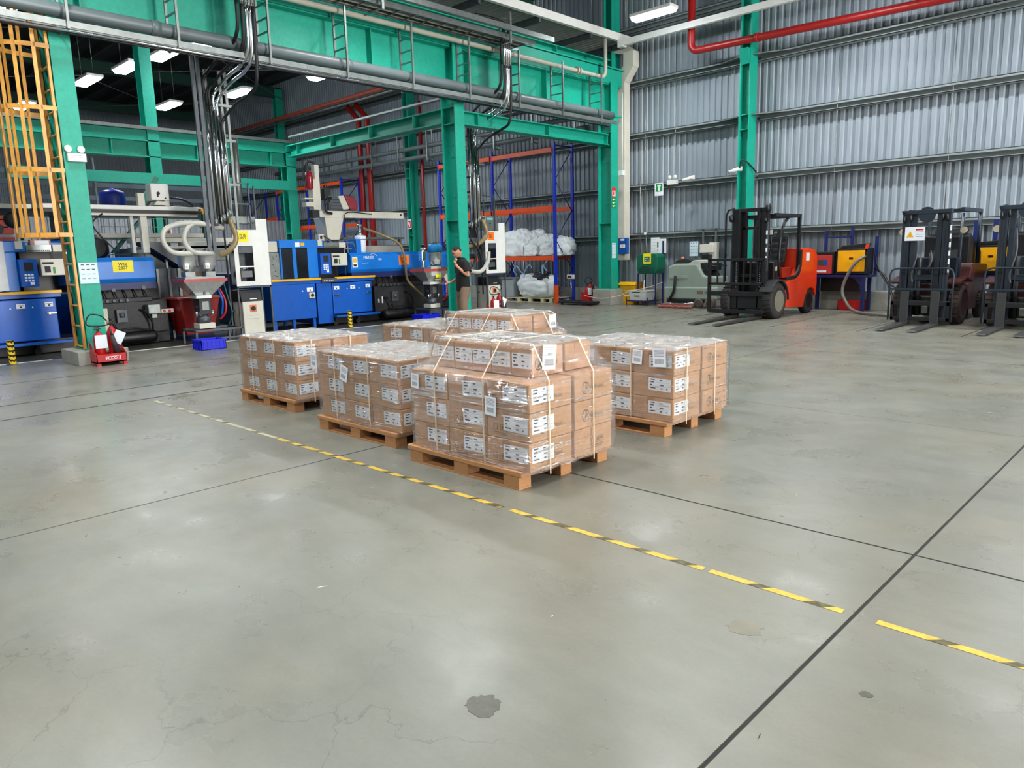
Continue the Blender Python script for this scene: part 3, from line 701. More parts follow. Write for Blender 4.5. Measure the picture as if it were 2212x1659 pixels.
# ================= MOULDING MACHINES =================
XF=-16.6
def sticker(m,y0,y1,z0,z1,c=XF+.012,k=0): 
    m.plate('x',c,y0,y1,z0,z1,0,.003); zz=(z0+z1)/2; m.plate('x',c+.003,y0+.02,y1-.02,zz+.01,zz+.018,1,.001); m.plate('x',c+.003,(y0+y1)/2-.015,(y0+y1)/2+.015,zz-.03,zz,1,.001)
def tri(m,y,z,s=.035,c=XF+.012): m.prism([(y-s/2,z),(y+s/2,z),(y,z+s)],'x',c,c+.003,0)
def machine(o,who,hood,body,cs=0):
    """o = y shift; machine front plane at XF, running along y"""
    t=thing('moulding_machine','blue injection moulding machine '+who,'machine',(XF-.8,o+11,0))
    Y=lambda v:v+o
    Z=lambda v:v+o+cs
    # base cabinets
    m=M(); m.box(XF-1.5,XF,Y(8.78),Y(9.97),.25,1.12); obj('base_cabinet',m,blue,t,.012)
    for y,x in ((8.84,XF-.05),(9.35,XF-.05),(9.92,XF-.05),(9.2,XF-1.3),(9.8,XF-1.3)): obj('cabinet_leg',M().box(x-.07,x,Y(y)-.035,Y(y)+.035,0,.25),blue,t)
    obj('centre_cabinet',M().box(XF-1.5,XF-.02,Y(10.02),Y(10.46),.08,1.12),blue,t,.012)
    d=obj('cabinet_door',M().box(XF-1.4,XF+.0,Y(10.47),Y(11.68),.3,1.1),blue,t,.015)
    obj('door_handle',M().box(XF,XF+.03,Y(10.5),Y(10.66),.78,.81).box(XF,XF+.05,Y(10.62),Y(10.65),.77,.82),chrome,d)
    obj('door_handle',M().box(XF,XF+.03,Y(11.5),Y(11.66),.8,.83).box(XF,XF+.05,Y(11.52),Y(11.56),.79,.84),chrome,d)
    m=M(); sticker(m,Y(9.72),Y(9.9),.92,1.02); sticker(m,Y(10.5),Y(10.66),.93,1.02); sticker(m,Y(11.0),Y(11.15),.93,1.02); sticker(m,Y(11.48),Y(11.62),.94,1.03); tri(m,Y(9.6),.93); tri(m,Y(10.9),.93); tri(m,Y(11.27),.93)
    obj('warning_sticker',m,[paper,ink],t)
    obj('isolator_switch',M().box(XF,XF+.05,Y(9.76),Y(9.92),.76,.9,0).cyl((XF+.05,Y(9.84),.83),(XF+.08,Y(9.84),.83),.04,12,1),[cream,ink],t)
    obj('foot_ledge',M().box(XF-.05,XF+.12,Y(10.47),Y(11.86),.22,.27),blue,t,.004)
    for y in (10.6,11.3): 
        obj('caster',M().cyl((XF-.2,Y(y),.07),(XF-.14,Y(y),.07),.07,14).box(XF-.22,XF-.12,Y(y)-.03,Y(y)+.03,.1,.22),black,t)
    obj('base_frame',M().box(XF-1.4,XF-.3,Y(10.5),Y(13.9),.02,.28),blackp,t)
    obj('top_lip',M().box(XF-1.5,XF-.0,Y(8.78),Y(11.78),1.125,1.2),blue,t)
    obj('yellow_rail',M().box(XF-.05,XF+.03,Y(8.78),Y(10.15),1.2,1.255),yellow,t,.005); obj('yellow_rail',M().box(XF-.05,XF+.03,Y(10.55),Y(11.8),1.2,1.255),yellow,t,.005)
    m=M(); m.box(XF-.05,XF+.06,Y(10.14),Y(10.58),1.13,1.23,0); 
    for k in range(6): m.box(XF+.06,XF+.062,Y(10.2+.05*k),Y(10.22+.05*k),1.16,1.19,1)
    obj('rail_bracket',m,[gdark,cream],t)
    # clamp side
    obj('platen',M().box(XF-1.3,XF-.06,Z(8.8),Z(9.08),1.2,1.9),ggrey,t,.01)
    m=M()
    for (y,z) in ((8.9,1.8),(8.92,1.76),(8.9,1.62),(8.95,1.45),(8.93,1.35),(8.98,1.33),(9.0,1.82)): m.cyl((XF-.06,Z(y),z),(XF-.055,Z(y),z),.014,8)
    obj('bolt_hole',m,ink,t)
    obj('white_box',M().box(XF-.9,XF-.08,Z(8.74),Z(9.06),1.91,2.17),cream,t,.01)
    m=M()
    m.box(XF-1.3,XF-.02,Z(9.08),Z(10.3),2.0,2.2); 
    for a,b in ((9.08,9.13),(9.42,9.52),(9.83,10.12)): m.box(XF-.08,XF-.02,Z(a),Z(b),1.26,2.0)
    m.box(XF-1.3,XF-.2,Z(9.08),Z(10.12),1.2,1.26); m.box(XF-1.3,XF-1.25,Z(9.08),Z(10.3),1.2,2.0)
    obj('clamp_cover',m,blue2,t,.012)
    for a,b in ((9.13,9.42),(9.52,9.83)): obj('window_pane',M().box(XF-.07,XF-.045,Z(a),Z(b),1.27,1.99),glassd,t)
    obj('cover_sticker',M().box(XF-.02,XF-.016,Z(9.5),Z(9.63),2.03,2.14,0).box(XF-.02,XF-.016,Z(9.66),Z(9.76),2.05,2.13,1),[paper,yellow],t)
    p=obj('control_panel',M().box(XF-.1,XF+.1,Z(10.12),Z(10.42),1.34,1.86),blue,t,.012)
    obj('screen',M().box(XF+.1,XF+.104,Z(10.2),Z(10.35),1.64,1.8),ink,p)
    m=M()
    for r in range(3):
        for q in range(3): m.box(XF+.1,XF+.104,Z(10.19+.055*q),Z(10.23+.055*q),1.55-.055*r,1.585-.055*r)
    m.box(XF+.1,XF+.104,Z(10.27),Z(10.34),1.38,1.43); obj('keypad',m,paper,p)
    b=obj('control_box',M().box(XF-.15,XF+.02,Z(10.5),Z(10.96),1.54,1.86),cream,t,.012)
    m=M(); m.box(XF+.02,XF+.024,Z(10.53),Z(10.72),1.76,1.8,0); m.box(XF+.02,XF+.024,Z(10.56),Z(10.66),1.6,1.72,0); m.box(XF+.02,XF+.024,Z(10.7),Z(10.74),1.58,1.7,1); obj('dials',m,[ink,sgreen],b)
    obj('mould_cavity_shade',M().box(XF-1.2,XF-.6,Z(10.3),Z(11.4),1.15,2.05),blackp,t)  # black block stands in for the shade inside the open mould cavity
    m=M(); m.tube([(XF-.1,Z(10.96),1.3),(XF-.1,Z(10.96),2.12),(XF-.1,Z(11.25),2.12),(XF-.1,Z(11.38),1.75)],.015,6); m.box(XF-.3,XF-.1,Z(10.98),Z(11.2),1.95,1.99)
    obj('guard_frame',m,ggrey,t)
    m=M(); m.box(XF-.2,XF+.0,Z(10.3),Z(10.72),2.0,2.13,0)
    for k in range(12): m.box(XF,XF+.004,Z(10.32+k*.032),Z(10.34+k*.032),2.01,2.03,1)
    m.box(XF-.2,XF+.0,Z(10.75),Z(10.95),2.0,2.13,2); obj('terminal_rail',m,[ggrey,ink,cream],t)
    m=M(); m.box(XF-.1,XF+.02,Z(10.12),Z(10.24),2.05,2.2,0); m.box(XF-.2,XF-.05,Z(10.2),Z(10.36),2.18,2.34,0); m.box(XF-.05,XF-.04,Z(10.24),Z(10.3),2.22,2.3,1); obj('valve_block',m,[cream,ink],t)
    obj('rear_shield',M().box(XF-.5,XF-.1,Z(11.35),Z(11.5),1.5,2.22),blue2,t,.01)
    # injection hood
    h0,h1=hood
    hm=[(XF-.9,1.3),(XF-.02,1.34),(XF+.03,1.42),(XF+.03,1.78),(XF-.05,1.86),(XF-.9,1.86)]
    H=obj('injection_hood',M().prism(hm,'y',h0,h1),blue2,t,.01,fix=True)
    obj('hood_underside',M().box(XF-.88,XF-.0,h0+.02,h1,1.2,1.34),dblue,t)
    # black hydraulic body
    b0,b1=body
    m=M(); m.box(XF-1.4,XF-.12,b0,b1,.25,.95); m.box(XF-1.2,XF-.25,b0,b1-.1,.95,1.3); m.box(XF-.3,XF-.1,b0+.12,b1-.3,.92,1.02)
    obj('hydraulic_body',m,charcoal,t,.015)
    m=M()
    for k in range(5): m.cyl((XF-.1,b0+.25+k*.13,.97),(XF-.05,b0+.25+k*.13,.97),.03,8)
    m.lathe([(.05,0),(.06,.02),(.06,.09),(.04,.1)],(XF-.02,b0+.62,.62),12); m.box(XF-.12,XF-.02,b0+.52,b0+.72,.52,.78)
    m.cyl((XF-.1,b0+.5,1.2),(XF+.02,b0+.5,1.2),.04,10); m.cyl((XF-.1,b0+1.1,1.22),(XF+.02,b0+1.1,1.22),.045,10)
    obj('bolts_and_caps',m,gdark,t)['kind']='stuff'
    obj('oil_cooler',M().lathe([(.03,0),(.12,.05),(.13,.08),(.13,1.0),(.12,1.05),(.03,1.1)],(XF-.05,b0+.2,.18),18,0,'y'),blackp,t)
    obj('oil_hose',M().tube(smooth([(XF-.1,b0+.3,.62),(XF+.03,b0+.35,.6),(XF+.05,b0+.45,.4),(XF-.02,b0+.45,.3)]),.025,8),black,t)
    obj('oil_hose',M().tube(smooth([(XF-.1,b0+1.0,.75),(XF+.03,b0+1.08,.72),(XF+.04,b0+1.18,.5),(XF-.02,b0+1.2,.3)]),.02,8),black,t)
    obj('oil_hose',M().tube(smooth([(XF+.02,b0+.4,.34),(XF+.06,b0+.8,.38),(XF+.02,b0+1.2,.3)]),.018,6),black,t)
    obj('sight_glass',M().box(XF-.12,XF-.1,b0+.22,b0+.26,.48,.66).box(XF-.12,XF-.1,b0+.1,b0+.14,.5,.6),white,t)
    m=M()
    for k in range(6): m.tube(smooth([(XF-.3,b0+.1+.2*k,1.3),(XF-.15,b0+.18+.2*k,1.1),(XF-.2,b0+.22+.2*k,.9)]),.015,5)
    obj('cable_loops',m,black,t)
    return t,H
t15,H15=machine(0,'marked MA2800, behind the man’s column',(11.06,14.6),(11.85,14.3))
text('hood_print','MA2800',.095,(XF+.034,11.62,1.72),'x',paper,t15,sx=.75); text('hood_print','180',.06,(XF+.034,11.98,1.67),'x',paper,t15)
obj('hood_print',M().tube(smooth([(XF+.035,11.66,1.79),(XF+.035,11.78,1.83),(XF+.035,11.9,1.75)]),.006,4).box(XF+.03,XF+.034,11.4,11.6,1.58,1.59),paper,t15)
obj('hood_sticker',M().plate('x',XF+.031,11.1,11.26,1.48,1.74,0,.003).plate('x',XF+.034,11.12,11.24,1.61,1.72,1,.001).plate('x',XF+.034,11.13,11.23,1.5,1.56,2,.001),[paper,yellow,ink],t15)
o=obj('number_card',M().plate('x',XF+.031,12.62,12.98,1.5,1.77,0,.003),sorange,t15,label='orange card reading W15 280T'); text('card_print','W15\n280T',.062,(XF+.036,12.8,1.635),'x',ink,t15,bold=.001)
t16,H16=machine(-7.5,'with the yellow W16 card, behind the leftmost column',(4.42,6.12),(4.75,6.35),1.0)
o=obj('number_card',M().plate('x',XF+.031,5.28,5.68,1.56,1.8,0,.003),vyellow,t16,label='yellow card reading W16 280T'); text('card_print','W16\n280T',.066,(XF+.036,5.48,1.68),'x',ink,t16,bold=.001)
obj('cream_box',M().box(XF-.1,XF+.05,4.85,5.08,.36,.83),mat('pale green enamel',(214,220,188),.45),t16,.01)
obj('grey_box',M().box(XF-.05,XF+.14,5.85,6.1,.66,.86).box(XF,XF+.1,5.92,6.04,.56,.66),ggrey,t16,.01)
m=M(); m.box(XF,XF+.06,6.14,6.4,.66,.74,0); m.cyl((XF+.06,6.2,.7),(XF+.08,6.2,.7),.03,10,1); m.cyl((XF+.06,6.31,.7),(XF+.08,6.31,.7),.03,10,1); obj('socket_row',m,[cream,red],t16)
# robots on the machines
def robot(o,who,style):
    t=thing('take_out_robot',who,'robot arm',(XF-.3,o+10.7,2.2))
    Y=lambda v:v+o
    m=M(); m.add([(XF-.55,Y(10.5),2.2),(XF-.1,Y(10.5),2.2),(XF-.1,Y(10.85),2.2),(XF-.55,Y(10.85),2.2),(XF-.6,Y(10.42),2.76),(XF-.05,Y(10.42),2.76),(XF-.05,Y(10.98),2.76),(XF-.6,Y(10.98),2.76)],[(0,3,2,1),(4,5,6,7),(0,1,5,4),(1,2,6,5),(2,3,7,6),(3,0,4,7)])
    obj('pedestal',m,cream,t,.01)
    if style=='red':
        obj('cross_beam',M().box(XF-.35,XF-.08,Y(10.3),Y(12.95),2.76,2.93),cream,t,.012); obj('beam_mark',M().cyl((XF-.08,Y(12.85),2.86),(XF-.074,Y(12.85),2.86),.03,12).box(XF-.3,XF-.1,Y(10.5),Y(12.7),2.93,2.945).box(XF-.35,XF-.12,Y(10.12),Y(10.3),2.76,2.93),ink,t)
        for k in range(9): 
            if k<9: obj('beam_bolt',M().cyl((XF-.1,Y(10.5+.27*k),2.74),(XF-.1,Y(10.5+.27*k),2.76),.012,6),ink,t)
        obj('vertical_arm',M().box(XF-.3,XF-.14,Y(10.27),Y(10.4),2.95,4.05).box(XF-.34,XF-.12,Y(10.17),Y(10.27),2.95,3.7),cream,t,.01)
        obj('motor_cover',M().lathe([(.05,0),(.09,.04),(.1,.3),(.08,.42),(.05,.44)],(XF-.1,Y(10.08),3.42),14),mat('dark red cover',(140,24,40),.2,coat=.4),t)
        obj('cable_loop',M().tube(arc((XF-.2,Y(10.2),4.0),.13,0,PI,8,'yz'),.03,8).box(XF-.25,XF-.15,Y(10.04),Y(10.12),3.85,4.02),black,t)
        obj('motor',M().box(XF-.3,XF-.12,Y(10.5),Y(10.68),3.2,3.5).cyl((XF-.2,Y(10.58),3.5),(XF-.2,Y(10.58),3.58),.05,10),black,t,.01)
        m=M(); 
        for k in range(4): m.box(XF-.34,XF-.06,Y(10.62),Y(11.0),2.98+.08*k,3.03+.08*k)
        m.box(XF-.3,XF-.1,Y(10.6),Y(10.95),2.95,3.3); obj('carriage',m,gdark,t)
        obj('carriage_shell',M().prism([(Y(10.85),3.3),(Y(11.02),3.32),(Y(11.18),2.98),(Y(10.98),2.96)],'x',XF-.34,XF-.04),cream,t,.02,fix=True)
        obj('carriage_cover',M().prism([(Y(11.03),3.33),(Y(11.28),3.3),(Y(11.38),3.2),(Y(11.42),3.0),(Y(11.35),2.96),(Y(11.19),2.97)],'x',XF-.34,XF-.02),mat('dark red cover',(140,24,40),.2,coat=.4),t,.025,fix=True)
        for k in range(3): obj('cover_rib',M().box(XF-.015,XF-.005,Y(11.12+.02*k),Y(11.33+.02*k),3.21-.08*k,3.23-.08*k),mat('dark red cover',(140,24,40),.2),t)
        obj('drag_chain',M().tube(smooth([(XF,Y(10.62),3.25),(XF+.03,Y(10.45),3.1),(XF+.03,Y(10.42),2.9),(XF+.01,Y(10.6),2.85)]),.035,6),black,t)
        obj('tail_box',M().box(XF-.3,XF-.1,Y(9.95),Y(10.17),3.02,3.13).box(XF-.3,XF-.1,Y(9.92),Y(10.2),3.2,3.23),cream,t)
        obj('cable',M().tube(smooth([(XF-.04,Y(11.85),2.86),(XF+.0,Y(11.2),2.9),(XF,Y(10.98),2.82),(XF,Y(10.98),2.5),(XF,Y(10.9),2.25),(XF,Y(10.6),2.17),(XF,Y(10.3),2.3)]),.012,6),black,t)
    else:
        obj('cross_beam',M().box(XF-.35,XF-.1,Y(11.7),Y(14.8),2.84,2.93),white,t,.01); obj('beam_rail',M().box(XF-.12,XF-.06,Y(11.7),Y(14.8),2.77,2.84),black,t); obj('beam_foot',M().box(XF-.3,XF-.1,Y(12.2),Y(14.7),2.72,2.77),cream,t)
        obj('control_box',M().box(XF-.4,XF-.1,Y(13.75),Y(14.13),3.05,3.4),white,t,.02)
        m=M(); m.cyl((XF-.1,Y(13.9),3.2),(XF-.09,Y(13.9),3.2),.035,12); m.cyl((XF-.1,Y(14.04),3.1),(XF-.09,Y(14.04),3.1),.018,10); m.box(XF-.1,XF-.09,Y(13.87),Y(13.9),3.12,3.2); obj('box_holes',m,ink,t)
        obj('carriage',M().prism([(Y(13.78),2.95),(Y(14.1),2.95),(Y(14.06),3.03),(Y(13.85),3.04)],'x',XF-.4,XF-.08).box(XF-.3,XF-.1,Y(14.02),Y(14.12),2.93,3.05),cream,t,.01,fix=True)
        obj('post',M().box(XF-.3,XF-.18,Y(13.5),Y(13.64),1.95,3.2),cream,t,.008); obj('post',M().box(XF-.42,XF-.35,Y(13.35),Y(13.42),1.95,2.75),cream,t,.008)
        obj('cable_chain',M().tube(smooth([(XF-.2,Y(14.15),3.12),(XF-.2,Y(14.4),3.1),(XF-.2,Y(14.62),3.0),(XF-.2,Y(14.66),2.9)]),.025,6).tube(smooth([(XF-.1,Y(14.15),2.95),(XF-.1,Y(14.6),2.94)]),.012,5),black,t)
        obj('end_stop',M().box(XF-.35,XF-.1,Y(14.72),Y(14.85),2.78,2.9),yellow,t,.01)
        for k,y in enumerate((12.25,12.32,12.4,12.75)): obj('hanging_cable',M().tube(smooth([(XF-.1,Y(y),2.75),(XF-.05,Y(y+(12.38-y)*.6),2.5),(XF-.05,Y(12.4 if k<3 else 12.95),1.95)]),.016,6),black,t)
    return t
robot(0,'white take-out robot with red motor covers on the W15 machine','red')
robot(-7.5,'white take-out robot beam with white box over the W16 machine','white')
# white granule hopper on W15 hood
t=thing('granule_hopper','tall white fabric hopper standing on the blue MA2800 hood','hopper',(XF-.3,11.62,1.86))
obj('bag',M().lathe([(.12,0),(.13,.05),(.15,.42),(.14,.45)],(XF-.3,11.62,1.86),18),paper,t); obj('band',M().lathe([(.153,.34),(.153,.355)],(XF-.3,11.62,1.86),18),blackp,t)
obj('neck',M().lathe([(.1,.45),(.05,.52),(.05,.68),(.07,.7),(.07,.74),(.03,.76)],(XF-.3,11.62,1.86),14),chrome,t)
single('feed_hose','tan hose curving from the white hopper over the W15 machine to the floor','hose',M().tube(smooth([(XF-.25,11.7,2.5),(XF+.1,12.1,2.3),(XF+.2,12.55,2.05),(XF+.2,12.7,1.6),(XF+.2,12.75,1.1),(XF+.35,12.95,.8),(XF+.5,13.2,.5),(XF+.6,13.35,.3)]),.035,8),hoset)
STL=mat('brushed stainless',(206,208,208),.3,.75,var=.1,scale=12)
# blender stations
def blender(o,who,blueh):
    t=thing('granule_blender',who,'blender',(-15.65,o+6.65,.3)); Y=lambda v:v+o; x=-15.65
    # support table
    m=M()
    for yy in (6.35,7.35):
        for xx in (x-.35,x+.3): m.box(xx-.02,xx+.02,Y(yy)-.02,Y(yy)+.02,0,.3)
    for xx in (x-.35,x+.3): m.box(xx-.02,xx+.02,Y(6.33),Y(7.4),.28,.32)
    for yy in (6.35,6.8,7.35): m.box(x-.35,x+.3,Y(yy)-.02,Y(yy)+.02,.28,.32)
    m.box(x+.28,x+.31,Y(6.35),Y(7.4),.1,.13); obj('stand',m,gdark,t)
    obj('base_block',M().box(x-.15,x+.15,Y(6.5),Y(6.84),.33,.44),cream,t,.005)
    obj('motor',M().lathe([(.12,0),(.15,.03),(.15,.12),(.1,.15),(.1,.3),(.13,.32),(.13,.36)],(x,Y(6.66),.44),16),gdark,t)
    obj('mixer_body',M().box(x-.15,x+.13,Y(6.54),Y(6.8),.62,.98),charcoal,t,.01); obj('mixer_plate',M().box(x+.13,x+.14,Y(6.6),Y(6.74),.72,.9),ggrey,t)
    for yy in (6.48,6.56,6.82): obj('small_cylinder',M().cyl((x+.1,Y(yy),.6),(x+.1,Y(yy),.7),.03,8),chrome,t)
    def frus(y0,y1,y2,y3,z0,z1,xw0,xw1): return [(x-xw0,Y(y0),z0),(x+xw0,Y(y0),z0),(x+xw0,Y(y1),z0),(x-xw0,Y(y1),z0),(x-xw1,Y(y2),z1),(x+xw1,Y(y2),z1),(x+xw1,Y(y3),z1),(x-xw1,Y(y3),z1)]
    bf=[(0,3,2,1),(4,5,6,7),(0,1,5,4),(1,2,6,5),(2,3,7,6),(3,0,4,7)]
    obj('funnel',M().add(frus(6.5,6.82,6.22,7.1,1.02,1.32,.14,.3),bf),STL,t); obj('funnel_band',M().box(x-.31,x+.31,Y(6.2),Y(7.12),1.32,1.38),mat('red white trim',(176,70,70),.4),t); obj('funnel_rib',M().box(x+.15,x+.2,Y(6.64),Y(6.67),1.05,1.36),gdark,t)
    obj('drip_tray',M().box(x-.1,x+.22,Y(6.46),Y(6.78),.97,1.03),white,t)
    obj('top_plate',M().box(x-.28,x+.28,Y(6.24),Y(7.08),1.38,1.42),ggrey,t)
    hp=M()
    for k,yy in enumerate((6.43,6.86)):
        if blueh and k==0: 
            obj('valve_head',M().box(x-.08,x+.08,Y(yy)-.09,Y(yy)+.06,1.6,1.85).cyl((x,Y(yy),1.42),(x,Y(yy),1.95),.05,10).cyl((x-.1,Y(yy),1.9),(x+.1,Y(yy),1.9),.03,8),chrome,t,.01); continue
        z=1.5 if not blueh else 1.42
        obj('hopper_drum',M().lathe([(.06,0),(.08,.03),(.17,.14),(.18,.16),(.18,.36),(.19,.37),(.19,.39),(.1,.42)],(x,Y(yy),z),20),STL,t)
        if blueh: obj('blue_lid',M().lathe([(.2,.4),(.2,.58),(.17,.62),(.03,.63)],(x,Y(yy),z),20),mat('sky blue lid',(30,140,205),.3),t); obj('lid_handle',M().tube(arc((x,Y(yy),z+.62),.06,0,PI,6,'yz'),.008,5),ink,t)
        else: obj('hopper_lid',M().lathe([(.19,.39),(.19,.41),(.1,.44),(.04,.5)],(x,Y(yy),z),16),chrome,t)
        obj('clamp',M().box(x+.14,x+.24,Y(yy)-.15,Y(yy)-.06,z+.08,z+.2).cyl((x+.24,Y(yy)-.105,z+.14),(x+.26,Y(yy)-.105,z+.14),.025,8),white,t,.005)
        obj('bracket_leg',M().box(x-.1,x+.12,Y(yy)-.1,Y(yy)+.1,1.42,1.52),ggrey,t)
    obj('air_hose',M().tube(smooth([(x+.1,Y(7.02),1.15),(x+.2,Y(7.08),.9),(x+.2,Y(7.06),.65),(x+.1,Y(6.98),.5)]),.022,6),red,t)
    obj('air_hose',M().tube(smooth([(x+.1,Y(6.98),1.15),(x+.2,Y(7.02),.9),(x+.15,Y(7.0),.6)]),.022,6),blue,t)
    obj('air_hose',M().tube(smooth([(x,Y(7.16),1.3),(x+.1,Y(7.2),.9),(x+.1,Y(7.25),.6),(x,Y(7.2),.35)]),.015,6),mat('green hose',(20,90,70),.4),t)
    if blueh: obj('clear_chute',M().box(x+.2,x+.3,Y(6.45),Y(6.8),1.2,1.45),hosem,t); obj('yellow_card',M().box(x+.3,x+.304,Y(6.6),Y(6.78),1.15,1.23).box(x+.3,x+.304,Y(6.55),Y(6.78),1.08,1.1),vyellow,t); 
    if blueh: obj('pump_box',M().box(x+.0,x+.3,Y(7.05),Y(7.38),.36,.62),gdark,t,.01); obj('blade_shelf',M().box(x-.1,x+.1,Y(6.9),Y(7.3),.95,1.3),cream,t)
    return t
blender(0,'chrome twin-hopper granule blender between the W16 machine and its white panel',False)
blender(6.3,'granule blender with a sky-blue lid left of the man’s column',True)
m=M()
for k,(a,b) in enumerate(((0,0),(.42,.1))):
    single('vacuum_hose',('pale hose making the wider loop above the twin-hopper blender','pale hose making the inner loop above the twin-hopper blender')[k],'hose',M().tube(smooth([(-15.5,7.2-b,2.42),(-15.45,6.75,2.5),(-15.45,6.3+a*.6,2.5),(-15.45,5.98+a,2.38),(-15.45,5.92+a,2.15),(-15.45,6.08+a,1.93),(-15.45,6.4+a,1.9),(-15.5,6.5+a,1.9)],5),.052,10),hosem)
single('tan_hose','tan hose dropping from the steel pipes to the right hopper','hose',M().tube(smooth([(-15.4,7.32,2.6),(-15.35,7.4,2.2),(-15.4,7.25,1.95),(-15.5,7.08,1.85)]),.055,10),hoset)
single('tan_hose','tan hose curling beside the man’s head from the W15 pipes','hose',M().tube(smooth([(-15.4,14.75,2.7),(-15.35,14.85,2.3),(-15.4,14.6,2.05),(-15.5,14.2,1.95),(-15.6,13.6,1.85)]),.06,10),hoset)
single('tan_hose','pale hose low behind the man’s back','hose',M().tube(smooth([(-15.4,14.1,1.3),(-15.3,14.5,1.25),(-15.3,14.8,1.5),(-15.3,14.85,1.8)]),.06,10),hosem)
# tall white panels with heater cabinets
def panel_stand(o,who,card,txt,cm):
    t=thing('panel_stand',who,'cabinet',(-15.9,o+7.95,0)); Y=lambda v:v+o; x=-15.8
    m=M(); z0,z1=1.17,2.4; y0,y1=7.54,8.36; w0,w1=7.64,7.98
    for (a,b,c,d) in ((y0,w0,z0,z1),(w1,y1,z0,z1),(w0,w1,z0,1.27),(w0,w1,1.58,1.61),(w0,w1,2.05,z1)): m.box(x-.012,x,Y(a),Y(b),c,d)
    m.box(x-.012,x,Y(8.1),Y(y1),z1,2.64); m.box(x-.35,x-.012,Y(y1)-.01,Y(y1),z0,2.64)
    obj('white_panel',m,white,t)
    obj('panel_interior',M().box(x-.4,x-.36,Y(7.6),Y(8.3),1.2,2.1).box(x-.36,x-.02,Y(7.66),Y(7.98),1.9,2.04),gdark,t)
    obj('inner_box',M().box(x-.25,x-.03,Y(7.68),Y(7.94),1.36,1.5).tube([(x-.04,Y(7.74),1.5),(x-.04,Y(7.74),1.56),(x-.04,Y(7.84),1.56),(x-.04,Y(7.84),1.5)],.008,5),chrome,t)
    obj('number_card',M().plate('x',x,Y(7.63),Y(7.9),2.14,2.37,0,.003),cm,t,label=card); text('card_print',txt,.055,(x+.005,Y(7.765),2.255),'x',ink,t,bold=.001)
    m=M()
    for y in (7.56,8.34):
        m.box(x-.03,x,Y(y)-.015,Y(y)+.015,0,1.17); m.box(x-.45,x-.42,Y(y)-.015,Y(y)+.015,0,3.4)
    m.box(x-.03,x+.0,Y(7.55),Y(8.36),1.13,1.16); m.box(x-.45,x-.42,Y(7.55),Y(8.36),.6,.63)
    m.box(x-.1,x-.07,Y(7.58),Y(7.61),2.4,3.42); m.box(x-.1,x-.07,Y(8.02),Y(8.05),2.4,3.42); m.box(x-.1,x-.07,Y(7.58),Y(8.05),3.39,3.42); m.box(x-.1,x-.07,Y(7.58),Y(8.05),2.95,2.98)
    obj('frame',m,gdark,t)
    c=thing('mould_heater','white floor cabinet with black sloped top under the '+txt.split()[0]+' panel','cabinet',(x-.2,Y(7.88),0))
    obj('body',M().box(x-.5,x-.02,Y(7.64),Y(8.13),.06,.82),cream,c,.012)
    obj('top_cover',M().prism([(x-.5,.82),(x-.01,.82),(x-.09,1.08),(x-.5,1.08)],'y',Y(7.62),Y(8.12)),blackp,c,.012,fix=True)
    obj('badge',M().plate('x',x-.02,Y(7.82),Y(7.98),.865,.885,0,.012),paper,c)
    obj('switch',M().cyl((x-.02,Y(7.88),.66),(x+.01,Y(7.88),.66),.05,14,1).box(x-.022,x-.015,Y(7.8),Y(7.96),.58,.74,0),[mat('orange plate',(214,120,80),.5),ink],c)
    obj('print',M().plate('x',x-.02,Y(7.78),Y(8.0),.5,.51,0,.001).plate('x',x-.02,Y(7.78),Y(8.0),.42,.43,0,.001),mat('grey print',(150,155,165)),c)
    for y in (7.68,8.08): obj('caster',M().cyl((x-.08,Y(y)-.02,.04),(x-.08,Y(y)+.02,.04),.04,10),black,c)
    return t
panel_stand(0,'tall white panel stand with the yellow W16 card','yellow card reading W16 280T','W16\n280T',vyellow)
panel_stand(7.68,'tall white panel stand with the orange W15 card right of the man','orange card reading W15 280T','W15\n280T',sorange)
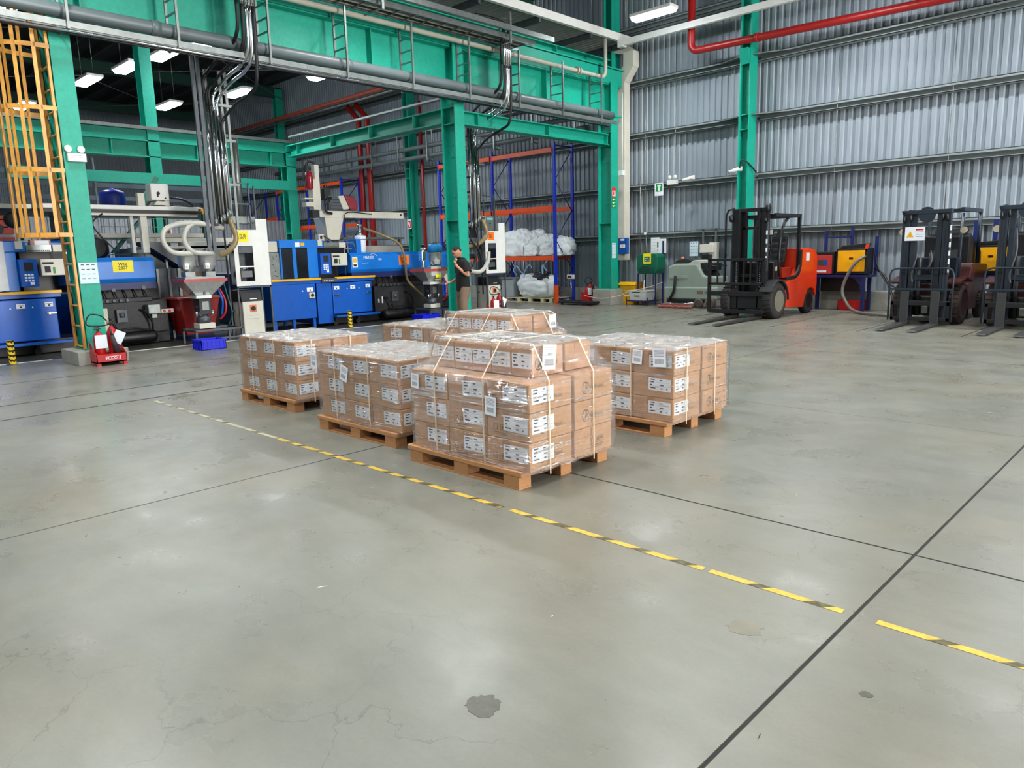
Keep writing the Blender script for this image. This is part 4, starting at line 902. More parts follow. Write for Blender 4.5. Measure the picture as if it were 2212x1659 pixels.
# material risers
def riser(o,who,bigbend):
    t=thing('material_riser',who,'pipes',(-15.4,o+7.1,2.5)); Y=lambda v:v+o; x=-15.4
    if bigbend:
        for y in (6.84,6.95): obj('strut',M().box(x-.05,x+.0,Y(y)-.04,Y(y)+.03,1.95,5.9),gdark,t)
        for y,a in ((7.14,.05),(7.44,.05),(7.56,.05)): obj('strut',M().box(x-.12,x-.08,Y(y)-a,Y(y)+.0,2.4,5.6),ggrey,t)
    for z in (3.3,4.2,4.9): obj('crossbar',M().box(x-.1,x-.06,Y(6.9),Y(7.65),z,z+.05),ggrey,t)
    ys=(7.02,7.12,7.2,7.27,7.34); tops=(5.4,5.2,5.1,5.0,4.6)
    for k,(y,zt) in enumerate(zip(ys,tops)):
        mt_=chrome; z0=2.6+.05*k
        obj('steel_pipe',M().cyl((x,Y(y),z0),(x,Y(y),zt-.3),.034,10),mt_,t)
        up=7.88+.05*k
        off=.05 if bigbend else -.25
        pts=smooth([(x,Y(y),zt-.32),(x,Y(y),zt-.05),(x+.08,Y(y+.08),zt+.12),(x+.7,Y(y+off*.7),zt+.25),(-14.2,Y(y+off),zt+.35),(-13.85,Y(y+off),zt+.6),(-13.8,Y(y+off),6.5)],4)
        obj('bend_hose',M().tube(pts,.034,8),black if k in(0,1,4) else chrome,t)
        obj('steel_pipe',M().cyl((-13.8,Y(y+off),6.45),(-13.8,Y(y+off),8.4 if bigbend else 7.2),.034,8),chrome if k!=0 else black,t)
        obj('coupling',M().cyl((x,Y(y),z0-.14),(x,Y(y),z0),.048,10),ggrey,t)
    obj('black_cable',M().tube([(x+.03,Y(7.08),5),(x+.03,Y(7.09),3.5),(x+.03,Y(7.1),2.5)],.02,6).tube([(x+.03,Y(7.24),4.4),(x+.03,Y(7.24),2.5)],.016,6),black,t)
    if not bigbend: 
        obj('top_bend',M().tube(smooth([(-13.8,Y(6.87),7.1),(-13.8,Y(6.85),7.3),(-13.85,Y(6.6),7.42),(-13.9,Y(6.0),7.4)]),.04,8).tube(smooth([(-13.8,Y(7.05),7.1),(-13.8,Y(7.02),7.35),(-13.85,Y(6.7),7.5),(-13.9,Y(6.0),7.5)]),.04,8),black,t)
    return t
riser(0,'bundle of steel pipes and black hoses rising from the W16 machine to the gantry',True)
riser(7.3,'bundle of steel pipes and black hoses rising behind the man’s column',False)
single('exhaust_pipe','fat silver pipe behind the W16 riser','pipe',M().cyl((-16.2,7.95,2.7),(-16.2,7.95,4.4),.09,14).box(-16.45,-16.0,7.6,8.2,2.55,2.7),ggrey)
m=M()
for k in range(5): m.box(-15.6,-15.25,14.1+.02*k,14.12+.02*k,2.2+.4*k,2.25+.4*k)
m.box(-15.45,-15.42,14.0,14.03,.6,3.9); m.box(-15.45,-15.42,14.7,14.73,.6,3.9); m.box(-15.5,-15.44,14.2,14.6,2.2,2.5); m.box(-15.5,-15.4,14.1,14.4,1.6,1.75)
m.tube(smooth([(-15.4,14.1,3),(-15.35,14.2,2.2),(-15.3,14.5,1.8),(-15.4,14.7,1.2)]),.03,6); m.tube(smooth([(-15.4,14.3,3),(-15.35,14.5,2.0),(-15.3,14.2,1.4)]),.025,6)
single('cable_rack','dark steel rack of cables behind the man’s column','rack',m,blackp)
t=thing('junction_box','small grey box with a teal label above the orange W15 card','box',(-15.6,15.1,2.42)); obj('body',M().box(-15.75,-15.5,14.95,15.3,2.4,2.8),ggrey,t,.01); obj('label_strip',M().plate('x',-15.5,15.02,15.25,2.7,2.76,0,.003),mat('teal label',(90,190,180),.5),t); obj('knob',M().cyl((-15.5,15.14,2.6),(-15.48,15.14,2.6),.02,8),ink,t)
# background clutter behind the machines
single('blue_tank','round blue tank above the W16 machine','tank',M().lathe([(.2,0),(.28,.03),(.29,.08),(.29,.36),(.26,.42),(.1,.46),(.03,.5)],(-20,6.56,3.08),24),tank)
t=thing('rear_mezzanine','green platform frame with mesh railing behind the W16 machine','platform',(-20.3,6.5,0))
obj('platform_deck',M().box(-21.7,-19.0,3.2,8.6,2.98,3.06),mat('platform dark green',(16,84,70),.5),t)
for y in (3.4,5.6,8.4):
    for x in (-21.6,-19.1): obj('post',M().box(x-.05,x+.05,y-.05,y+.05,0,3.0),mat('platform dark green',(16,84,70),.5),t)
m=M()
for k in range(9): m.box(-19.3,-19.28,6+.3*k,6.02+.3*k,1.9,2.8)
for z in (1.95,2.3,2.6,2.8): m.box(-19.3,-19.28,6,8.5,z,z+.02)
obj('mesh_panel',m,mat('mesh green',(130,170,150),.5),t)
obj('brace',M().prism([(6.9,3.06),(7.05,3.06),(7.5,3.8),(7.38,3.85)],'x',-19.5,-19.4).prism([(6.2,2.0),(6.3,2.0),(7.2,3.0),(7.1,3.0)],'x',-19.5,-19.4),mat('brace green',(60,150,130),.5),t,fix=True)
t=thing('rear_machine','blue machine standing in the second row behind the W16 machine','machine',(-20,5.5,0))
obj('body',M().box(-21.5,-19.2,3.0,8.6,0,1.5),blue,t,.03); obj('top_cover',M().box(-21.2,-19.5,3.6,6.2,1.5,2.3),blue2,t,.05); obj('motor',M().lathe([(.1,0),(.3,.05),(.3,.6),(.2,.7)],(-19.2,5.6,2.1),20,0,'x'),charcoal,t); obj('frame_rail',M().box(-21.2,-19.1,5.2,8.6,2.35,2.45),cream,t); obj('white_cover',M().box(-20.5,-19.3,6.6,8.4,1.5,2.1),cream,t,.05)
t=thing('rear_machine','grey-white machine frame in the second row behind the W15 machine','machine',(-20.5,12,0))
obj('body',M().box(-21.5,-19.6,9.2,15.5,0,1.4),mat('dull navy cover',(24,44,74),.5),t,.03); obj('cover',M().box(-21.2,-19.7,12.6,15.2,1.4,2.1),cream,t,.03); obj('rail',M().box(-21,-19.6,12.6,15.2,2.3,2.36).box(-21,-20.9,12.6,12.66,2.1,2.3).box(-19.7,-19.6,15,15.06,2.1,2.3),ggrey,t)
t=thing('light_grey_cabinet','pale grey door-like cabinet at the left edge beside the blue machine','cabinet',(-16.9,3.1,0)); obj('cabinet_body',M().box(-16.62,-16.5,2.4,3.42,1.28,2.2),mat('pale grey enamel',(186,190,192),.4),t,.01)
t=thing('white_conveyor','white conveyor frame crossing behind the twin-hopper blender','conveyor',(-18,7.5,1.5))
obj('rail',M().box(-18.6,-18.0,6.3,9.0,2.2,2.3).box(-18.6,-17.6,6.3,9.0,2.05,2.1),cream,t); obj('side_box',M().box(-18.2,-17.6,7.3,8.3,1.75,2.2),white,t,.02); obj('chute',M().prism([(6.2,2.2),(6.6,2.2),(7.6,1.5),(7.4,1.35)],'x',-18,-17.4),gdark,t,fix=True); obj('post',M().box(-17.65,-17.6,6.75,6.8,0,2.3),ggrey,t); obj('post',M().box(-17.65,-17.6,8.8,8.85,0,2.3),ggrey,t)
single('red_tub','tall dark-red tub behind the chrome blender','tub',M().add([(-16.9,6.55,.15),(-16.3,6.55,.15),(-16.3,7.15,.15),(-16.9,7.15,.15),(-17.0,6.4,.95),(-16.2,6.4,.95),(-16.2,7.3,.95),(-17.0,7.3,.95)],[(0,3,2,1),(4,5,6,7),(0,1,5,4),(1,2,6,5),(2,3,7,6),(3,0,4,7)]).box(-17.05,-16.15,6.35,7.35,.93,.97),rustred,bv=.01)
t=thing('brown_cabinet','dark cabinet with a brown acrylic door behind the blender','cabinet',(-17.2,6.6,0)); obj('frame',M().box(-17.9,-17.2,6.3,7.7,.2,1.6),gdark,t); obj('door_pane',M().box(-17.2,-17.19,6.9,7.6,.4,1.5),mat('brown acrylic',(110,90,70),.2),t); obj('side_frame',M().box(-17.2,-17.15,6.35,6.4,.2,1.6).box(-17.2,-17.15,6.6,6.65,.2,1.6).box(-17.2,-17.15,6.82,6.88,.2,1.6),ggrey,t)
for k,(z,x) in enumerate(((4.35,-25),(4.05,-25),(3.75,-26),(3.5,-27))): single('mezzanine_pipe',('topmost','second','third','lowest')[k]+' of the dark pipes under the rear green beam','pipe',M().box(x,x+.08,1,12.9,z,z+.13),mat('dark blue grey pipe',(52,62,72),.5))
for k in range(6): single('mezzanine_hanger','dark hanger of the rear pipes under the green beam, '+ORDN[k]+' from the left','hanger',M().box(-24.9,-24.86,2+1.9*k,2.05+1.9*k,3.4,4.9),gdark,'hangers of the dark rear pipes')
single('rear_partition','light grey partition wall far behind the machines','partition',corr_y(0,19,0,3.6,-33),mat('pale grey panel',(120,124,130),.5))
t=thing('rear_steelwork','rusty brick-red stack at the far left edge','stack',(-26,4.2,0)); 
for k in range(6): obj('red_crate',M().box(-26.5,-25.5,3.2,5.6,2.0+.22*k,2.19+.22*k),mat('brick red',(150,50,34),.6,var=.2),t,.01)
obj('stack_base',M().box(-26.5,-25.5,3.2,5.6,0,2.0),blackp,t)
t=thing('yellow_robot','ochre-tinted machine unit behind the ladder cage','machine',(-17.4,3.9,2.2))
obj('unit_beam',M().box(-17.3,-17.1,2.6,4.1,2.85,2.93),cream,t); obj('unit_motor',M().lathe([(.05,0),(.16,.03),(.16,.12),(.05,.15)],(-17.1,3.75,2.62),16,0,'x').lathe([(.1,0),(.12,.1),(.1,.2)],(-17.1,3.45,2.45),12,0,'x'),charcoal,t); obj('unit_frame',M().box(-17.3,-17.2,3.1,4.3,2.3,2.35).box(-17.3,-17.2,2.8,2.9,2.2,2.9),cream,t); obj('unit_box',M().box(-17.1,-16.9,3.95,4.3,2.06,2.24),mat('faded pink box',(180,120,110),.5),t); obj('unit_label',M().plate('x',-16.9,4.02,4.27,2.08,2.22,0,.003),paper,t); obj('status_lamp',M().lathe([(.05,0),(.07,.03),(.05,.1)],(-16.8,3.35,2.32),12).cyl((-16.8,3.35,2.2),(-16.8,3.35,2.32),.015,6),mat('pale green lamp',(130,190,140),.4),t)
# ---- caged ladder ----
t=thing('caged_ladder','ochre yellow caged ladder at the leftmost green column','ladder',(-14.65,3.98,.25))
obj('rail',M().box(-14.43,-14.37,3.96,4.0,.25,8.5),ladderm,t); obj('rail',M().box(-14.93,-14.87,3.96,4.0,.25,8.5),ladderm,t)
z=.3
while z<8.4: obj('rung',M().cyl((-14.9,3.98,z),(-14.4,3.98,z),.018,6),ladderm,t); z+=.36
hc=(-14.65,3.98)
hp=[]
for a in [PI+PI*i/14 for i in range(15)]: hp.append((hc[0]+.4*math.cos(a),hc[1]-.08+.66*math.sin(a)))
for z in (2.2,3.26,4.25,5.22,6.2):
    m=M()
    P=[(-15.05,3.98)]+hp+[(-14.25,3.98)]
    for (a,b) in zip(P,P[1:]):
        m.add([(a[0],a[1],z),(b[0],b[1],z),(b[0],b[1],z+.07),(a[0],a[1],z+.07)],[(0,1,2,3)])
    o=obj('cage_hoop',m,ladderm,t); s=o.modifiers.new('s','SOLIDIFY'); s.thickness=.008
for i in (1,3,5,7,9,11,13):
    a=hp[i]; b=hp[i+1] if i<14 else hp[i-1]; d=Vector((b[0]-a[0],b[1]-a[1],0)).normalized()*.028
    m=M(); m.add([(a[0]-d.x,a[1]-d.y,2.2),(a[0]+d.x,a[1]+d.y,2.2),(a[0]+d.x,a[1]+d.y,6.6),(a[0]-d.x,a[1]-d.y,6.6)],[(0,1,2,3)])
    o=obj('cage_bar',m,ladderm,t); s=o.modifiers.new('s','SOLIDIFY'); s.thickness=.008
t=thing('emergency_light','white twin-head emergency light on the leftmost green column','lamp',(-14.36,4.2,3.45))
obj('body',M().box(-14.4,-14.32,4.07,4.36,3.46,3.6),white,t,.01)
for y in (4.1,4.3): obj('lamp_head',M().lathe([(.03,0),(.06,.02),(.06,.05),(.05,.06)],(-14.4,y,3.67),14,0,'x'),white,t)
obj('vents',M().box(-14.32,-14.318,4.14,4.28,3.53,3.535).box(-14.32,-14.318,4.14,4.28,3.56,3.565),gdark,t)
def info_sheet(face,c,a0,a1,z0,z1,label,mat_=None):
    m=M(); m.plate(face,c,a0,a1,z0,z1,0,.004); w=a1-a0; h=z1-z0; c2=c+.004 if face=='x' else c-.004
    for r in range(4):
        for q in range(3):
            m.plate(face,c2,a0+w*(.12+.28*q),a0+w*(.3+.28*q),z1-h*(.12+.22*r),z1-h*(.06+.22*r)-h*.02,1 if r<2 else 2,.001)
    return single('info_sheet',label,'notice',m,[mat('pale blue sheet',(206,228,238),.5),ink,mat('grey print',(150,155,165))])
info_sheet('x',-14.395,4.04,4.34,1.4,1.76,'pale blue pictogram sheet on the leftmost green column')
info_sheet('x',-14.395,19.52,19.72,1.5,1.98,'pale blue pictogram sheet low on the wall-side green column')
info_sheet('y',20.58,-12.2,-11.9,1.5,1.95,'pale blue pictogram sheet on the wall above the floor scrubber')
def ext_stand(x,y,z,label,rz):
    t=thing('extinguisher_stand','red extinguisher tray '+label,'stand',(x,y,z))
    m=M(); m.box(x-.17,x+.17,y-.24,y+.24,z+.05,z+.07); m.box(x+.16,x+.17,y-.24,y+.24,z+.05,z+.2)
    m.prism([(x-.17,z+.05),(x+.17,z+.05),(x+.17,z+.2),(x-.17,z+.42)],'y',y-.24,y-.23); m.prism([(x-.17,z+.05),(x+.17,z+.05),(x+.17,z+.2),(x-.17,z+.42)],'y',y+.23,y+.24)
    m.box(x-.17,x-.16,y-.24,y+.24,z+.05,z+.2)
    for yy in (y-.24,y+.18): 
        for xx in (x-.17,x+.11): m.box(xx,xx+.06,yy,yy+.06,z,z+.05)
    obj('tray',m,red,t,fix=True)
    m=M(); m.plate('x',x+.17,y-.1,y+.14,z+.1,z+.16,0,.002); m.plate('x',x+.172,y-.09,y+.13,z+.105,z+.155,1,.001); obj('name_plate',m,[paper,red],t); text('tray_print','PCCC',.05,(x+.175,y-.01,z+.13),'x',paper,t,bold=.001); text('tray_print','ABC',.018,(x+.175,y+.095,z+.13),'x',paper,t)
    def cyl(cx,cy,h,r,lab,grp):
        e=thing('fire_extinguisher',lab,'fire extinguisher',(cx,cy,z+.07),grp)
        obj('cylinder',M().lathe([(r*.9,0),(r,.02),(r,h-.12),(r*.85,h-.05),(r*.4,h),(.02,h+.02)],(cx,cy,z+.07),20),red,e); obj('valve',M().cyl((cx,cy,z+.07+h),(cx,cy,z+.13+h),.02,8).box(cx-.01,cx+.01,cy-.06,cy+.05,z+.12+h,z+.135+h).box(cx-.01,cx+.01,cy-.06,cy+.03,z+.15+h,z+.16+h),black,e); return e
    e1=cyl(x-.01,y-.12,.5,.088,'red powder fire extinguisher, left in the '+label.split(',')[0],'fire extinguishers')
    obj('tag_card',M().plate('x',x+.09,y-.21,y-.02,z+.3,z+.53,0,.003),paper,e1)
    e2=cyl(x-.02,y+.1,.58,.075,'taller red gas fire extinguisher, right in the '+label.split(',')[0],'fire extinguishers')
    m=M(); m.plate('x',x+.07,y+.09,y+.26,z+.36,z+.58,0,.003); m.rot(-.5,'X',(x,y+.17,z+.47)); obj('tag_card',m,paper,e2)
    m=M().tube([(x+.14,y+.03,z+.62),(x+.13,y+.06,z+.5)],.02,10).tube([(x+.13,y+.05,z+.52),(x+.11,y+.12,z+.2)],[.032,.055],12); obj('horn',m,mat('charcoal horn plastic',(60,48,50),.6),e2)
    obj('hose',M().tube(smooth([(x,y+.1,z+.7),(x+.05,y-.1,z+.68),(x+.05,y-.3,z+.72),(x+.05,y-.24,z+.88),(x+.08,y-.08,z+.86),(x+.13,y+.0,z+.76)]),.011,6),black,e2)
    return t
ext_stand(-13.92,4.2,0,'tray by the leftmost column, lettered PCCC',0)
ext_stand(-15.5,19.75,0,'tray by the near rack, beside the floor scale',0)
ext_stand(-13.9,13.75,0,'tray behind the man, mostly hidden by the rear pallets',0)
# bollards
def bollard(x,y,h,label):
    t=thing('bollard',label,'bollard',(x,y,0),'striped machine bollards'); m=M(); n=14; k=26
    for j in range(k):
        for i in range(n):
            a0,a1=2*PI*i/n,2*PI*(i+1)/n; r=.055; z0,z1=h*j/k,h*(j+1)/k
            mm_=1 if ((j*1.0+ (math.cos(a0)*2.2))%5)<2.2 else 0
            m.add([(x+r*math.cos(a0),y+r*math.sin(a0),z0),(x+r*math.cos(a1),y+r*math.sin(a1),z0),(x+r*math.cos(a1),y+r*math.sin(a1),z1),(x+r*math.cos(a0),y+r*math.sin(a0),z1)],[(0,1,2,3)],mm_)
    m.add([(x+.055*math.cos(2*PI*i/n),y+.055*math.sin(2*PI*i/n),h) for i in range(n)],[tuple(range(n))],0)
    obj('striped_post',m,[ywrap,black],t); obj('foot_plate',M().box(x-.08,x+.08,y-.08,y+.08,0,.012),gdark,t)
bollard(-15.85,10.44,.42,'black and yellow striped bollard in front of the W15 machine')
bollard(-15.45,3.09,.44,'black and yellow striped bollard at the left edge of the picture')
def crate(x,y,z,w,d,h,m_,label,name='plastic_crate'):
    t=thing(name,label,'crate',(x,y,z)); m=M(); e=.012
    m.box(x-w/2,x+w/2,y-d/2,y+d/2,z,z+e); m.box(x-w/2,x-w/2+e,y-d/2,y+d/2,z,z+h); m.box(x+w/2-e,x+w/2,y-d/2,y+d/2,z,z+h); m.box(x-w/2,x+w/2,y-d/2,y-d/2+e,z,z+h); m.box(x-w/2,x+w/2,y+d/2-e,y+d/2,z,z+h)
    obj('tub',m,m_,t); m=M()
    m.box(x-w/2-.012,x+w/2+.012,y-d/2-.012,y-d/2,z+h-.03,z+h); m.box(x+w/2,x+w/2+.012,y-d/2-.012,y+d/2+.012,z+h-.03,z+h); m.box(x-w/2-.012,x-w/2,y-d/2,y+d/2,z+h-.03,z+h); m.box(x-w/2,x+w/2,y+d/2,y+d/2+.012,z+h-.03,z+h)
    for k in range(6):
        xx=x-w/2+w*(k+.5)/6; m.box(xx-.006,xx+.006,y-d/2-.009,y-d/2,z,z+h-.03)
        yy=y-d/2+d*(k+.5)/6; m.box(x+w/2,x+w/2+.009,yy-.006,yy+.006,z,z+h-.03)
    obj('ribs',m,m_,t); return t
crate(-14.6,6.28,0,.42,.5,.2,bluepl,'bright blue plastic crate on the floor under the chrome blender')
crate(-15.3,12.45,0,.42,.6,.2,bluepl,'bright blue crate behind the rear pallets, left of the man')
crate(-7.18,20.4,0,.6,.36,.27,mat('red crate plastic',(208,30,28),.4),'red plastic crate under the charger table')
# ---- racks ----
def frame(x,label):
    t=thing('rack_frame',label,'rack',(x,19.9,0),'blue pallet rack uprights')
    for y in (19.4,20.35):
        obj('upright',M().box(x-.05,x+.05,y-.04,y+.04,.0,5.36),rblue,t)
        m=M(); z=.7
        while z<5.2: 
            m.box(x+.05,x+.052,y-.02,y-.005,z,z+.03); m.box(x+.05,x+.052,y+.005,y+.02,z,z+.03); m.box(x-.02,x-.005,y-.042,y-.04,z,z+.03); z+=.11
        obj('punched_slots',m,mat('slot dark blue',(6,14,60),.6),t)['kind']='stuff'
        obj('foot_plate',M().box(x-.07,x+.07,y-.06,y+.06,0,.012),ggrey,t)
    zz=[.15,1.15,2.15,3.15,4.15,5.15]; m=M(); m.box(x-.015,x+.015,19.44,20.31,5.25,5.29); m.box(x-.015,x+.015,19.44,20.31,.12,.16)
    for k in range(5):
        a,b=(19.44,20.31) if k%2 else (20.31,19.44)
        m.tube([(x,a,zz[k+1]),(x,b,zz[k])],.02,4)
    obj('bracing',m,mat('navy rack brace',(14,28,110),.4),t)
    return t
fr=frame(-16.7,'blue rack upright frame nearest the wall-side green column')
obj('column_guard',M().box(-16.76,-16.64,19.35,19.36,0,.62).box(-16.64,-16.63,19.35,19.46,0,.62).box(-16.76,-16.75,19.35,19.46,0,.62),rorange,fr)
for x,l in ((-19.68,'blue rack frame at the middle of the near rack'),(-22.62,'blue rack frame at the left end of the near rack'),(-27.35,'blue rack frame at the right end of the far rack, beside the red downpipes'),(-29.45,'second blue rack frame of the far rack'),(-32.4,'third blue rack frame of the far rack'),(-35.35,'fourth blue rack frame of the far rack'),(-41.2,'blue rack frame far left seen through the hose loops'),(-38.3,'fifth blue rack frame of the far rack')):
    if x==-27.35: continue
    f2=dup(fr,(x,19.9,0),l)
    for ch in list(f2.children):
        if ch.name.startswith('column_guard'): bpy.data.objects.remove(ch)
def beam(x0,x1,z,y,label,g,h=.14):
    m=M(); m.box(x0+.06,x1-.06,y-.03,y+.03,z-h,z); m.box(x0+.05,x0+.06,y-.045,y+.04,z-h-.04,z+.03); m.box(x1-.06,x1-.05,y-.045,y+.04,z-h-.04,z+.03); m.box(x0+.06,x1-.06,y-.032,y-.03,z-h*.55,z-h*.45)
    single('rack_beam',label,'rack beam',m,rorange,g)
for (a,b,n) in ((-19.68,-16.7,'right bay of the near rack'),(-22.62,-19.68,'left bay of the near rack')):
    for z,zl in ((5.2,'top'),(3.3,'middle'),(1.62,'lowest')):
        for y,yl in ((19.36,'front'),(20.39,'rear')):
            if z==5.2 and yl=='rear': continue
            beam(a,b,z,y,f'orange {zl} {yl} beam, {n}','orange rack beams')
for i,(a,b,n) in enumerate(((-32.4,-29.45,'right bay of the far rack'),(-35.35,-32.4,'second bay of the far rack'),(-38.3,-35.35,'third bay of the far rack'),(-41.2,-38.3,'last bay of the far rack'))):
    for z,zl in (((5.2,'top'),(3.35,'middle'),(1.62,'lowest')) if i<2 else ((3.9,'top'),(2.2,'lower'))):
        beam(a,b,z,19.36,f'orange {zl} front beam, {n}','orange rack beams')
        
        if z<5: beam(a,b,z,20.39,f'orange {zl} rear beam, {n}','orange rack beams')
# bags: crumpled bulk bags
def crumple(cx,cy,cz,rx,ry,rz_,seed,flat=.5,label='',name='bulk_bag',cat='bag',mt_=None,amp=.16,group=None):
    from mathutils import noise
    m=M(); nu,nv=54,30; vs_=[]; fs=[]
    for j in range(nv+1):
        th=PI*j/nv
        for i in range(nu):
            ph=2*PI*i/nu; d=Vector((math.sin(th)*math.cos(ph),math.sin(th)*math.sin(ph),math.cos(th)))
            sg=lambda v,e: math.copysign(abs(v)**e,v)
            q=Vector((sg(d.x,.75),sg(d.y,.75),sg(d.z,.8)))
            n=noise.noise(d*1.6+Vector((seed,0,0)))*amp*1.5+abs(noise.noise(d*3.2+Vector((seed,5,0))))*amp*1.7-abs(noise.noise(Vector((d.x*9,d.y*9,d.z*4))+Vector((0,seed,0))))*amp*1.0-.08
            k=1+n; z=q.z*rz_*k; 
            if z<-rz_*flat: z=-rz_*flat
            vs_.append((cx+q.x*rx*k,cy+q.y*ry*k,cz+rz_*flat+z))
    for j in range(nv):
        for i in range(nu): fs.append((j*nu+i,(j+1)*nu+i,(j+1)*nu+(i+1)%nu,j*nu+(i+1)%nu))
    m.add(vs_,fs,0,True); return single(name,label,cat,m,mt_ or bagm,group)
crumple(-18.75,19.75,1.63,.75,.42,.62,3.1,.55,'large bulging white bag on the left of the rack shelf')
crumple(-18.15,19.95,1.63,.62,.38,.62,15.0,.5,'tall grey-white bag behind the large one on the rack shelf')
crumple(-17.95,19.6,1.63,.36,.24,.28,5.5,.6,'small white bag at the front middle of the rack shelf')
crumple(-17.6,19.95,1.63,.5,.32,.48,7.9,.6,'white bag leaning in the middle of the rack shelf')
crumple(-17.15,19.7,1.63,.42,.28,.33,9.2,.6,'folded white bag at the right of the rack shelf, in front')
crumple(-16.9,20.05,1.63,.5,.3,.42,11.7,.6,'white bag sagging to the right end of the rack shelf')
single('shelf_mesh','wire mesh shelf deck under the white bags','shelf',M().box(-19.6,-16.78,19.42,20.35,1.6,1.625),ggrey)
single('shelf_mesh','wire mesh shelf deck, left bay behind the W15 panel','shelf',M().box(-22.56,-19.76,19.42,20.35,1.6,1.625),ggrey)
t=thing('pale_pallet','pale pine pallet under the open bulk bag','pallet',(-18.1,19.9,0))
for i in range(5): obj('deck_board',M().box(-19.3,-16.9,19.45+.2*i,19.6+.2*i,.13,.16),palew,t,.004)
for x in (-19.2,-18.55,-18.0,-17.4,-17.0): obj('block',M().box(x-.07,x+.07,19.45,19.57,.02,.13),palew,t); obj('block',M().box(x-.07,x+.07,20.25,20.37,.02,.13),palew,t)
obj('bottom_board',M().box(-19.3,-16.9,19.45,19.57,0,.02),palew,t); obj('bottom_board',M().box(-19.3,-16.9,20.25,20.37,0,.02),palew,t)
crumple(-17.95,19.85,.165,.86,.5,.5,21.3,.75,'open white bulk bag with blue straps on the pale pallet','open_bulk_bag',amp=.1)
m=M(); m.tube(smooth([(-18.5,19.35,.95),(-18.62,19.3,1.15),(-18.45,19.3,1.28),(-18.25,19.3,1.08),(-18.05,19.32,.98)]),.02,6); m.tube(smooth([(-18.1,19.3,.85),(-18.05,19.28,1.1),(-17.85,19.3,1.32),(-17.75,19.35,1.2)]),.02,6); m.tube(smooth([(-17.3,19.4,1.0),(-17.3,19.4,1.3),(-17.15,19.45,1.1)]),.03,6)
single('bag_strap','pale blue lifting straps of the open bulk bag','strap',m,mat('pale blue webbing',(130,175,220),.6))
m=M(); m.tube([(-18.75,19.34,1.5),(-18.55,19.32,1.2)],.008,4); m.tube([(-18.15,19.34,1.5),(-18.1,19.3,1.05)],.008,4); m.tube([(-17.0,19.34,1.5),(-17.35,19.4,1.2)],.008,4)
single('hanging_string','strings hanging from the rack beam to the open bulk bag','string',m,paper)
crumple(-17.65,19.75,.75,.35,.3,.22,2.2,.6,'dark liner bulging from the open bulk bag','bag_liner','bag',mat('dark liner film',(38,42,48),.3))
single('storage_tub','grey plastic tub left of the open bulk bag','tub',M().box(-19.45,-18.85,19.5,20.1,.165,.83).box(-19.5,-18.8,19.45,20.15,.83,.87),mat('grey tub plastic',(160,168,172),.4),bv=.02)
# platform scale
t=thing('platform_scale','black floor platform scale with a pole display','scale',(-15.4,19.3,0))
obj('platform',M().box(-16.15,-14.75,18.85,19.45,.06,.12),blackp,t,.01)
for x in (-16.05,-14.85): obj('foot',M().cyl((x,18.95,0),(x,18.95,.06),.04,10),blackp,t)
obj('post',M().cyl((-16.0,19.38,.12),(-16.0,19.38,.86),.02,10),chrome,t); h=obj('display',M().box(-16.14,-15.86,19.32,19.4,.84,.98),cream,t,.01); obj('screen',M().plate('y',19.32,-16.1,-15.94,.88,.95,0,.003),ink,h)
# wall-side small things
t=thing('bin','yellow lidded waste bin beside the corner column plinth','bin',(-14.100,20.25,0))
m=M(); m.add([(-14.320,20.02,0),(-13.900,20.02,0),(-13.900,20.45,0),(-14.320,20.45,0),(-14.400,19.95,.62),(-13.820,19.95,.62),(-13.820,20.5,.62),(-14.400,20.5,.62)],[(0,3,2,1),(4,5,6,7),(0,1,5,4),(1,2,6,5),(2,3,7,6),(3,0,4,7)]); obj('body',m,mat('bin yellow plastic',(244,184,10),.35),t,.01)
obj('lid',M().prism([(19.9,.62),(20.53,.62),(20.5,.7),(20.0,.72),(19.92,.67)],'x',-14.440,-13.780),mat('bin yellow plastic',(244,184,10),.35),t,.015,fix=True)
obj('bin_label',M().box(-14.260,-14.000,19.97,19.975,.42,.5).box(-14.260,-14.000,19.985,19.99,.26,.34),paper,t)
t=thing('eyewash_station','green portable eyewash tank with yellow stripe on a navy stand','eyewash station',(-13.3,20.2,0))
m=M(); m.prism([(-13.7,.98),(-13.05,.98),(-12.98,1.1),(-12.98,1.52),(-13.08,1.62),(-13.66,1.62),(-13.76,1.52),(-13.76,1.1)],'y',19.98,20.45); obj('tank_body',m,floor_green,t,.03,fix=True)
obj('basin',M().prism([(-13.66,.98),(-13.1,.98),(-13.18,1.18),(-13.3,1.24),(-13.5,1.24),(-13.6,1.18)],'y',19.9,19.98),mat('deep green recess',(4,64,48),.4),t,.01,fix=True)
obj('yellow_stripe',M().box(-13.5,-13.22,19.965,19.98,1.3,1.63).box(-13.5,-13.22,19.965,20.3,1.62,1.635),vyellow,t); m=M().plate('y',19.965,-13.46,-13.26,1.36,1.52,0,.002); obj('pictogram',m,floor_green,t); m=M(); 
for x,z in ((-13.4,1.47),(-13.32,1.47),(-13.41,1.41),(-13.31,1.41)): m.plate('y',19.962,x-.015,x+.015,z-.012,z+.012,0,.002)
obj('pictogram_marks',m,paper,t)
m=M()
for x in (-13.72,-13.06): 
    for y in (20.0,20.42): m.box(x-.015,x+.015,y-.015,y+.015,0,1.0)
m.box(-13.08,-13.04,20.4,20.44,0,2.0)
m.box(-13.9,-13.88,19.6,19.62,0,.25); m.box(-13.1,-13.08,19.6,19.62,0,.25); m.box(-13.9,-13.08,19.59,19.62,.12,.15); m.box(-13.9,-13.87,19.6,20.4,.12,.15); m.box(-13.1,-13.07,19.6,20.4,.12,.15); m.box(-13.9,-13.08,20.2,20.23,.12,.15)
obj('stand',m,dblue,t)
